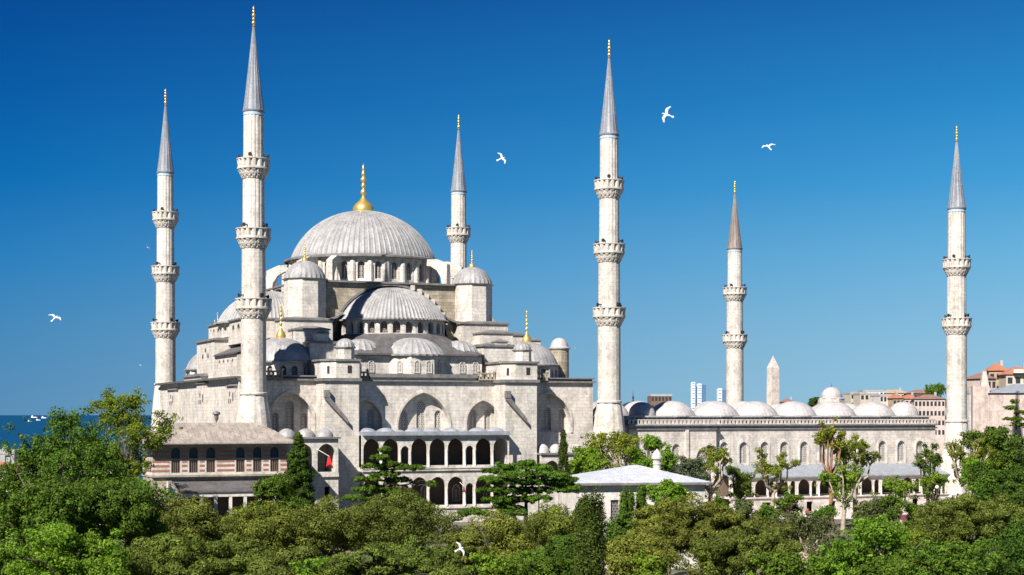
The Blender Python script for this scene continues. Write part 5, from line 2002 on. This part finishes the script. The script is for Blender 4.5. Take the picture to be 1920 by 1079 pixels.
# --- dark conifers near the gallery
conifer(560, 812, 216, 96, 'dark cone shaped conifer in front of the left end of the mosque', 'pine_dark', 64, 0.05, 420, 0.85, 75, 0.3, 0.62)
broadleaf(515, 893, 200, 100, 'green leafy tree at the foot of the dark cone shaped conifer', 'broad', 260, 65, 0.28, 0.7, 60, 7, 0, 'bark')
cypress(1056, 808, 226, 20, 'slim dark cypress right of the second buttress tower', 66, tops=1, npf=200)
cypress(1109, 912, 118, 80, 'broad dark many topped cypress in the foreground', 67, tops=14, npf=1100, lsz=0.2)
cedar(722, 832, 212, 110, 'sparse layered cedar before the left of the two storey gallery', [(722, 842, 8), (712, 855, 16), (735, 868, 20), (700, 872, 22), (765, 874, 30), (722, 886, 26), (690, 895, 24), (748, 898, 24), (705, 912, 34), (740, 918, 30), (680, 915, 22), (810, 905, 8), (668, 930, 22), (720, 932, 34)], 70)
cedar(985, 858, 192, 190, 'large flat layered cedar with a bare dark trunk before the second tower', [(985, 866, 14), (960, 872, 30), (1005, 873, 30), (935, 880, 30), (968, 886, 30), (1012, 884, 26), (1045, 888, 22), (920, 896, 22), (950, 900, 34), (990, 900, 30), (1030, 902, 36), (1062, 898, 22), (925, 915, 28), (960, 918, 36), (1000, 916, 36), (1040, 914, 30), (1075, 912, 12), (930, 932, 26), (965, 934, 40), (1005, 930, 30), (945, 945, 22), (890, 958, 30), (960, 954, 30)], 71)
cedar(1905, 742, 280, 60, 'thin sparse cedar against the pink hall at the right edge', [(1905, 752, 6), (1898, 764, 12), (1912, 772, 12), (1900, 784, 18), (1912, 795, 20)], 72, per=70)
cedar(700, 1010, 120, 260, 'drooping cedar whose boughs cross the bottom edge left of the gull', [(650, 1045, 30), (700, 1030, 24), (740, 1050, 34), (690, 1062, 50), (790, 1066, 40), (640, 1072, 40), (840, 1074, 30)], 73, 'pine')
# --- pollarded planes
pollard(1330, 826, 236, 95, 'leftmost pollarded plane tree beside the bath house roof', 80, limbs=8, thick=0.42)
pollard(1385, 868, 240, 60, 'small bushy pollarded plane between two larger ones', 81, limbs=6, fill=22, mat='broad', bark='bark')
pollard(1447, 832, 240, 90, 'pale trunked pollarded plane with an open forked head', 82, limbs=8, thick=0.36)
pollard(1560, 772, 236, 70, 'tallest pollarded plane with a reddish trunk', 83, limbs=8, thick=0.36, bark='bark_red', fill=10)
pollard(1605, 808, 238, 90, 'pollarded plane leaning right of the tallest one', 84, limbs=9, thick=0.4, fill=6)
pollard(1580, 862, 230, 80, 'short leafy pollard with dense green head between pale trunks', 85, limbs=7, thick=0.36, fill=40, mat='bright')
pollard(1742, 822, 244, 60, 'dark limbed pollarded plane left of the right end minaret', 86, limbs=6, thick=0.34, bark='bark', mat='broad')
pollard(1750, 872, 240, 50, 'low pollard under the dark limbed plane', 87, limbs=6, thick=0.3, bark='bark', mat='bright')
pollard(1815, 818, 250, 110, 'wide pollarded plane at the foot of the right end minaret', 88, limbs=10, thick=0.4, fill=26)
pollard(1690, 895, 232, 70, 'small leafy pollard in the middle of the terrace', 89, limbs=6, thick=0.26, fill=26, mat='bright')
broadleaf(1480, 925, 226, 60, 'low green shrub on the terrace right of the pale trunked plane', 'cedar', 90, 90, 0.26, 0.55, 45, 4, 0, 'bark', core=0.3)
broadleaf(1860, 800, 300, 50, 'dark green shrub at the foot of the pink hall', 'pine_dark', 120, 91, 0.34, 0.8, 55, 8, 0, 'bark')
broadleaf(1830, 860, 245, 60, 'yellow green shrub right of the right end minaret foot', 'bright', 130, 92, 0.3, 0.6, 50, 6, 0, 'bark', core=0.3)
broadleaf(1640, 935, 225, 70, 'olive shrub on the terrace below the plane trees', 'olive', 120, 93, 0.26, 0.55, 40, 4, 0, 'bark', core=0.3)


# ------------------------------------------------------------------ GULLS
def gull(px, py, D, spanpx, heading, bank, pitch, label, dihedral=0.25, sweep=0.35, name='seagull'):
    t = empty(name, (at(px, D), D, zat(py, D)))
    tag(t, label, 'seagull', 'seagulls in flight')
    t.rotation_euler = (pitch, bank, heading)
    s = spanpx / FPX * D / 1.3
    t.scale = (s, s, s)
    # body along +y
    b = MB()
    b.T = Matrix.Rotation(-pi / 2, 4, 'X')
    b.lathe(0, 0, [(0.0, -0.28), (0.03, -0.25), (0.055, -0.15), (0.07, 0.0), (0.062, 0.12), (0.042, 0.19), (0.045, 0.24), (0.03, 0.28), (0.0, 0.30)], 12)
    b.T = Matrix.Identity(4)
    b.add([(-0.03, -0.22, 0.0), (0.03, -0.22, 0.0), (0.075, -0.40, 0.0), (-0.075, -0.40, 0.0), (-0.03, -0.22, 0.015), (0.03, -0.22, 0.015), (0.07, -0.39, 0.008), (-0.07, -0.39, 0.008)],
          [(0, 3, 2, 1), (4, 5, 6, 7), (0, 1, 5, 4), (1, 2, 6, 5), (2, 3, 7, 6), (3, 0, 4, 7)])
    b.build('body', M['feather'], t, 60)
    b = MB()
    b.tube([(0, 0.29, -0.005), (0, 0.345, -0.015)], [0.014, 0.004], 6)
    b.build('beak', M['beak'], t)
    for sg in (-1, 1):
        b = MB()
        sec = []
        for f, c in ((0.0, 0.17), (0.25, 0.17), (0.5, 0.15), (0.75, 0.11), (0.88, 0.075), (1.0, 0.015)):
            x = 0.045 + 0.6 * f
            y = 0.06 + (0.10 * min(f, 0.42) / 0.42 - sweep * max(0, f - 0.42))
            z = 0.03 + dihedral * 0.6 * (min(f, 0.45) - 0.5 * max(0, f - 0.45))
            sec.append((x * sg, y, z, c, f))
        for i in range(len(sec) - 1):
            x0, y0, z0, c0, f0 = sec[i]
            x1, y1, z1, c1, f1 = sec[i + 1]
            b.m = 1 if f0 >= 0.85 else 0
            th = 0.012
            b.add([(x0, y0 + c0 / 2, z0), (x1, y1 + c1 / 2, z1), (x1, y1, z1 + th), (x0, y0, z0 + th), (x1, y1 - c1 / 2, z1), (x0, y0 - c0 / 2, z0), (x0, y0, z0 - th / 3), (x1, y1, z1 - th / 3)],
                  [(0, 1, 2, 3), (3, 2, 4, 5), (1, 0, 6, 7), (7, 6, 5, 4)])
        b.build('wing', [M['feather_wing'], M['feather_black']], t, 70)


gull(1251, 216, 92, 42, 0.75, -1.05, 0.75, 'largest gull high in the blue sky between the middle and right minarets')
gull(940, 298, 100, 32, -0.7, 0.9, 0.7, 'gull with raised wings just right of the minaret behind the dome')
gull(1441, 276, 105, 33, 0.3, -0.25, 0.75, 'level gliding gull above the brown spired minaret')
gull(103, 597, 110, 34, -0.4, 0.35, 0.7, 'gull gliding at the far left above the sea')
gull(862, 1030, 70, 34, -0.5, 1.0, 0.8, 'gull flying low over the dark park trees')
gull(277, 464, 230, 14, 0.4, 0.9, 0.6, 'tiny far gull just left of the leftmost minaret near its top balcony')
gull(263, 685, 260, 12, 1.4, 0.2, 0.2, 'tiny far gull low beside the foot of the leftmost minaret')
gull(1078, 653, 300, 8, 1.0, 0.2, 0.3, 'speck sized gull in front of the sky left of the middle minaret')


# ------------------------------------------------------------------ PEOPLE
def person(px, D, top, label, rz=0.0, stride=0.16, h=1.72, legs='cloth_dark', z=None):
    X = at(px, D)
    z = gz(X, D) + 0.02 if z is None else z
    t = empty('person', (X, D, z), rz)
    tag(t, label, 'person', 'visitors on the terrace')
    k = h / 1.72
    me = bpy.data.meshes.new('body')
    V = [(0, 0, 0.93), (0, 0, 1.15), (0, 0, 1.38), (0, 0, 1.48), (0, 0.01, 1.60), (0, 0.01, 1.70),
         (0.09, 0, 0.88), (0.10, stride * 0.6, 0.48), (0.10, stride - 0.2 * stride, 0.08), (0.10, stride + 0.12, 0.03),
         (-0.09, 0, 0.88), (-0.10, -stride * 0.4, 0.48), (-0.10, -stride, 0.08), (-0.10, -stride + 0.14, 0.03),
         (0.19, 0, 1.38), (0.24, -0.05, 1.10), (0.23, 0.06, 0.86), (-0.19, 0, 1.38), (-0.24, 0.03, 1.10), (-0.22, 0.12, 0.88)]
    E_ = [(0, 1), (1, 2), (2, 3), (3, 4), (4, 5), (0, 6), (6, 7), (7, 8), (8, 9), (0, 10), (10, 11), (11, 12), (12, 13), (2, 14), (14, 15), (15, 16), (2, 17), (17, 18), (18, 19)]
    Rr = [0.15, 0.13, 0.15, 0.055, 0.095, 0.07, 0.095, 0.065, 0.042, 0.04, 0.095, 0.065, 0.042, 0.04, 0.06, 0.045, 0.035, 0.06, 0.045, 0.035]
    me.from_pydata([(x * k, y * k, zz * k) for x, y, zz in V], E_, [])
    o = bpy.data.objects.new('body', me)
    COL.objects.link(o)
    o.parent = t
    sm = o.modifiers.new('skin', 'SKIN')
    for i, r in enumerate(Rr):
        me.skin_vertices[0].data[i].radius = (r * k, r * k * (0.75 if i in (0, 1, 2) else 1))
    me.skin_vertices[0].data[0].use_root = True
    o.modifiers.new('sub', 'SUBSURF').levels = 1
    m, nt, bb = newmat('clothed_body_' + top)
    tc = nn(nt, 'ShaderNodeTexCoord')
    sp = nn(nt, 'ShaderNodeSeparateXYZ')
    nt.links.new(tc.outputs['Object'], sp.inputs[0])
    r = nn(nt, 'ShaderNodeValToRGB')
    r.color_ramp.interpolation = 'CONSTANT'
    dv = nn(nt, 'ShaderNodeMath', operation='DIVIDE')
    nt.links.new(sp.outputs[2], dv.inputs[0])
    dv.inputs[1].default_value = 1.8 * k
    nt.links.new(dv.outputs[0], r.inputs[0])
    tops_ = {'cloth_red': (0.70, 0.03, 0.03), 'cloth_white': (0.75, 0.75, 0.73), 'cloth_blue': (0.05, 0.11, 0.30), 'cloth_tan': (0.45, 0.30, 0.19)}
    e = r.color_ramp.elements
    e[0].position, e[0].color = 0.0, (0.04, 0.04, 0.05, 1)
    e[1].position, e[1].color = 0.50, (*tops_[top], 1)
    n_ = e.new(0.80)
    n_.color = (0.45, 0.27, 0.19, 1)
    nt.links.new(r.outputs[0], bb.inputs['Base Color'])
    me.materials.append(m)
    b = MB()
    b.ball((0, -0.01 * k, 1.665 * k), 0.10 * k, 1, 1.1, 0.8, 10, 6)
    b.build('hair', M['cloth_dark'], t)


person(1515, 250, 'cloth_red', 'person in a bright red top standing on the terrace', 0.4, z=0.05)
person(1497, 251, 'cloth_white', 'person in white standing left of the one in red', -0.6, z=0.05)
person(1504, 252, 'cloth_tan', 'person in a tan coat just left of the one in red', 1.2, z=0.05)
person(1532, 252, 'cloth_white', 'person in white standing right of the one in red', 2.2, z=0.05)
person(1584, 251, 'cloth_blue', 'person in blue by the pale plane trunks', 2.9, z=0.05)


# ------------------------------------------------------------------ FLAGS, SIGN-LIKE THINGS
def flag(px0, py0, px1, py1, D, mat, label, hpx):
    """pole slanting out from the wall with a hanging cloth"""
    x0, z0, x1, z1 = at(px0, D), zat(py0, D), at(px1, D), zat(py1, D)
    t = empty('flag', (x0, D + 0.8, z0))
    tag(t, label, 'flag')
    b = MB()
    b.tube([(0, 0, 0), (x1 - x0, -1.6, z1 - z0)], [0.05, 0.04], 7)
    b.build('pole', M['white'], t)
    b = MB()
    n = 8
    h = hpx / FPX * D
    vs, fs = [], []
    for i in range(n + 1):
        f = i / n
        xx = (x1 - x0) * (0.86 + 0.14 * f)
        yy = -1.6 * (0.6 + 0.4 * f)
        for j, g in enumerate((0, 0.35, 0.7, 1.0)):
            vs.append((xx + (f - 0.35) * h * 0.55 * g + 0.05 * sin(f * 9 + g * 3), yy + 0.12 * sin(f * 11 + g), (z1 - z0) * (0.86 + 0.14 * f) - h * g * (0.9 + 0.1 * cos(f * 7))))
    for i in range(n):
        for j in range(3):
            a = i * 4 + j
            fs.append((a, a + 4, a + 5, a + 1))
    b.add(vs, fs)
    o = b.build('cloth', M[mat], t, 60)
    sol = o.modifiers.new('thick', 'SOLIDIFY')
    sol.thickness = 0.02


flag(592, 842, 619, 856, 224, 'flag_red', 'bright red flag hanging from a slanting pole beside the left gallery arch', 22)
flag(862, 905, 870, 912, 238, 'flag_dark', 'small dark crimson flag hanging in the lower gallery', 14)
# white globe lamp on the terrace
lampt = empty('street_lamp', (at(1757, 236), 236, 0))
tag(lampt, 'post lamp with a white globe before the gallery at right', 'street lamp')
b = MB()
b.tube([(0, 0, 0), (0, 0, zat(918, 236))], [0.08, 0.05], 8)
b.build('post', M['black'], lampt)
b = MB()
b.ball((0, 0, zat(914, 236)), 0.27, n=14, m=8)
b.build('globe', M['cloth_white'], lampt, 60)
# maroon awning on the terrace
aw = empty('awning', (at(1710, 226), 226, 0))
tag(aw, 'low maroon awning on the terrace below the plane trees', 'awning')
b = MB()
zt = zat(966, 226)
b.add([(-2.0, -0.8, zt - 0.35), (2.0, -0.8, zt - 0.35), (2.0, 0.8, zt), (-2.0, 0.8, zt), (-2.0, -0.8, zt - 0.6), (2.0, -0.8, zt - 0.6), (2.0, 0.8, zt - 0.1), (-2.0, 0.8, zt - 0.1)],
      [(0, 1, 2, 3), (7, 6, 5, 4), (0, 4, 5, 1), (1, 5, 6, 2), (2, 6, 7, 3), (3, 7, 4, 0)])
b.build('canopy', M['maroon'], aw)
for x in (-1.9, 1.9):
    b = MB()
    b.tube([(x, -0.7, -1.0), (x, -0.7, zt - 0.4)], [0.05, 0.05], 6)
    b.build('post', M['black'], aw)

# ------------------------------------------------------------------ LIGHT, SKY, CAMERA
SUN_AZ_LEFT = radians(29)       # left of straight behind the camera
SUN_EL = radians(42)
d = Vector((-sin(SUN_AZ_LEFT) * cos(SUN_EL), -cos(SUN_AZ_LEFT) * cos(SUN_EL), sin(SUN_EL)))
sl = bpy.data.lights.new('sun', 'SUN')
sl.energy = 5.0
SKY_K = 1 / (2 ** 1.0)
sl.angle = radians(0.55)
sl.color = (1.0, 0.96, 0.90)
so = bpy.data.objects.new('sun', sl)
COL.objects.link(so)
so.rotation_euler = d.to_track_quat('Z', 'Y').to_euler()
so.location = (0, 0, 100)

w = bpy.data.worlds.new('World')
SC.world = w
w.use_nodes = True
nt = w.node_tree
bg = nt.nodes['Background']
st = nt.nodes.new('ShaderNodeTexSky')
st.sky_type = 'NISHITA'
st.sun_disc = False
st.sun_elevation = SUN_EL
st.sun_rotation = atan2(d.x, d.y)
st.air_density = 1.0
st.dust_density = 0.2
st.ozone_density = 2.0
bg.inputs['Strength'].default_value = 0.1
# polarised clear sky: the physical sky blended with a blue that pales toward the horizon and toward the right
tc = nt.nodes.new('ShaderNodeTexCoord')
sp = nt.nodes.new('ShaderNodeSeparateXYZ')
nt.links.new(tc.outputs['Generated'], sp.inputs[0])


def skyramp(stops):
    r = nt.nodes.new('ShaderNodeValToRGB')
    nt.links.new(sp.outputs[2], r.inputs[0])
    cr = r.color_ramp
    while len(cr.elements) < len(stops):
        cr.elements.new(0.5)
    for e, (p, c) in zip(cr.elements, stops):
        e.position = p
        e.color = tuple((x / 255 / 12.92 if x / 255 < 0.04045 else ((x / 255 + 0.055) / 1.055) ** 2.4) for x in c) + (1,)
    return r.outputs[0]


left = skyramp([(0.0, (88, 138, 180)), (0.05, (66, 132, 182)), (0.09, (38, 122, 184)), (0.138, (0, 103, 174)), (0.185, (0, 85, 160)), (0.25, (0, 64, 139)), (1.0, (6, 40, 100))])
right = skyramp([(0.0, (160, 202, 224)), (0.04, (146, 194, 221)), (0.09, (112, 180, 219)), (0.138, (68, 158, 213)), (0.185, (42, 136, 199)), (0.25, (26, 102, 173)), (1.0, (8, 45, 105))])
mr = nt.nodes.new('ShaderNodeMapRange')
mr.inputs['From Min'].default_value = -0.32
mr.inputs['From Max'].default_value = 0.32
nt.links.new(sp.outputs[0], mr.inputs[0])
g2 = mixcol(nt, 'MIX', mr.outputs[0], left, right)
g3 = mixcol(nt, 'MULTIPLY', 1.0, g2, (10.0 * SKY_K, 10.0 * SKY_K, 10.0 * SKY_K))
nish = mixcol(nt, 'MULTIPLY', 1.0, st.outputs[0], (0.12, 0.5, 0.9))
g4 = mixcol(nt, 'MIX', 0.97, nish, g3)
nt.links.new(g4, bg.inputs['Color'])

cd = bpy.data.cameras.new('camera')
cd.sensor_width = 36
cd.lens = FPX * 36 / 1920.0
cd.shift_y = 238.5 / 1920.0
cd.clip_start = 0.5
cd.clip_end = 400000
co = bpy.data.objects.new('camera', cd)
COL.objects.link(co)
co.location = (0, 0, CAMZ)
co.rotation_euler = (pi / 2, 0, 0)
SC.camera = co
SC.view_settings.view_transform = 'Standard'
SC.view_settings.look = 'None'
SC.view_settings.exposure = 1.0
SC.cycles.max_bounces = 6
SC.cycles.transparent_max_bounces = 8
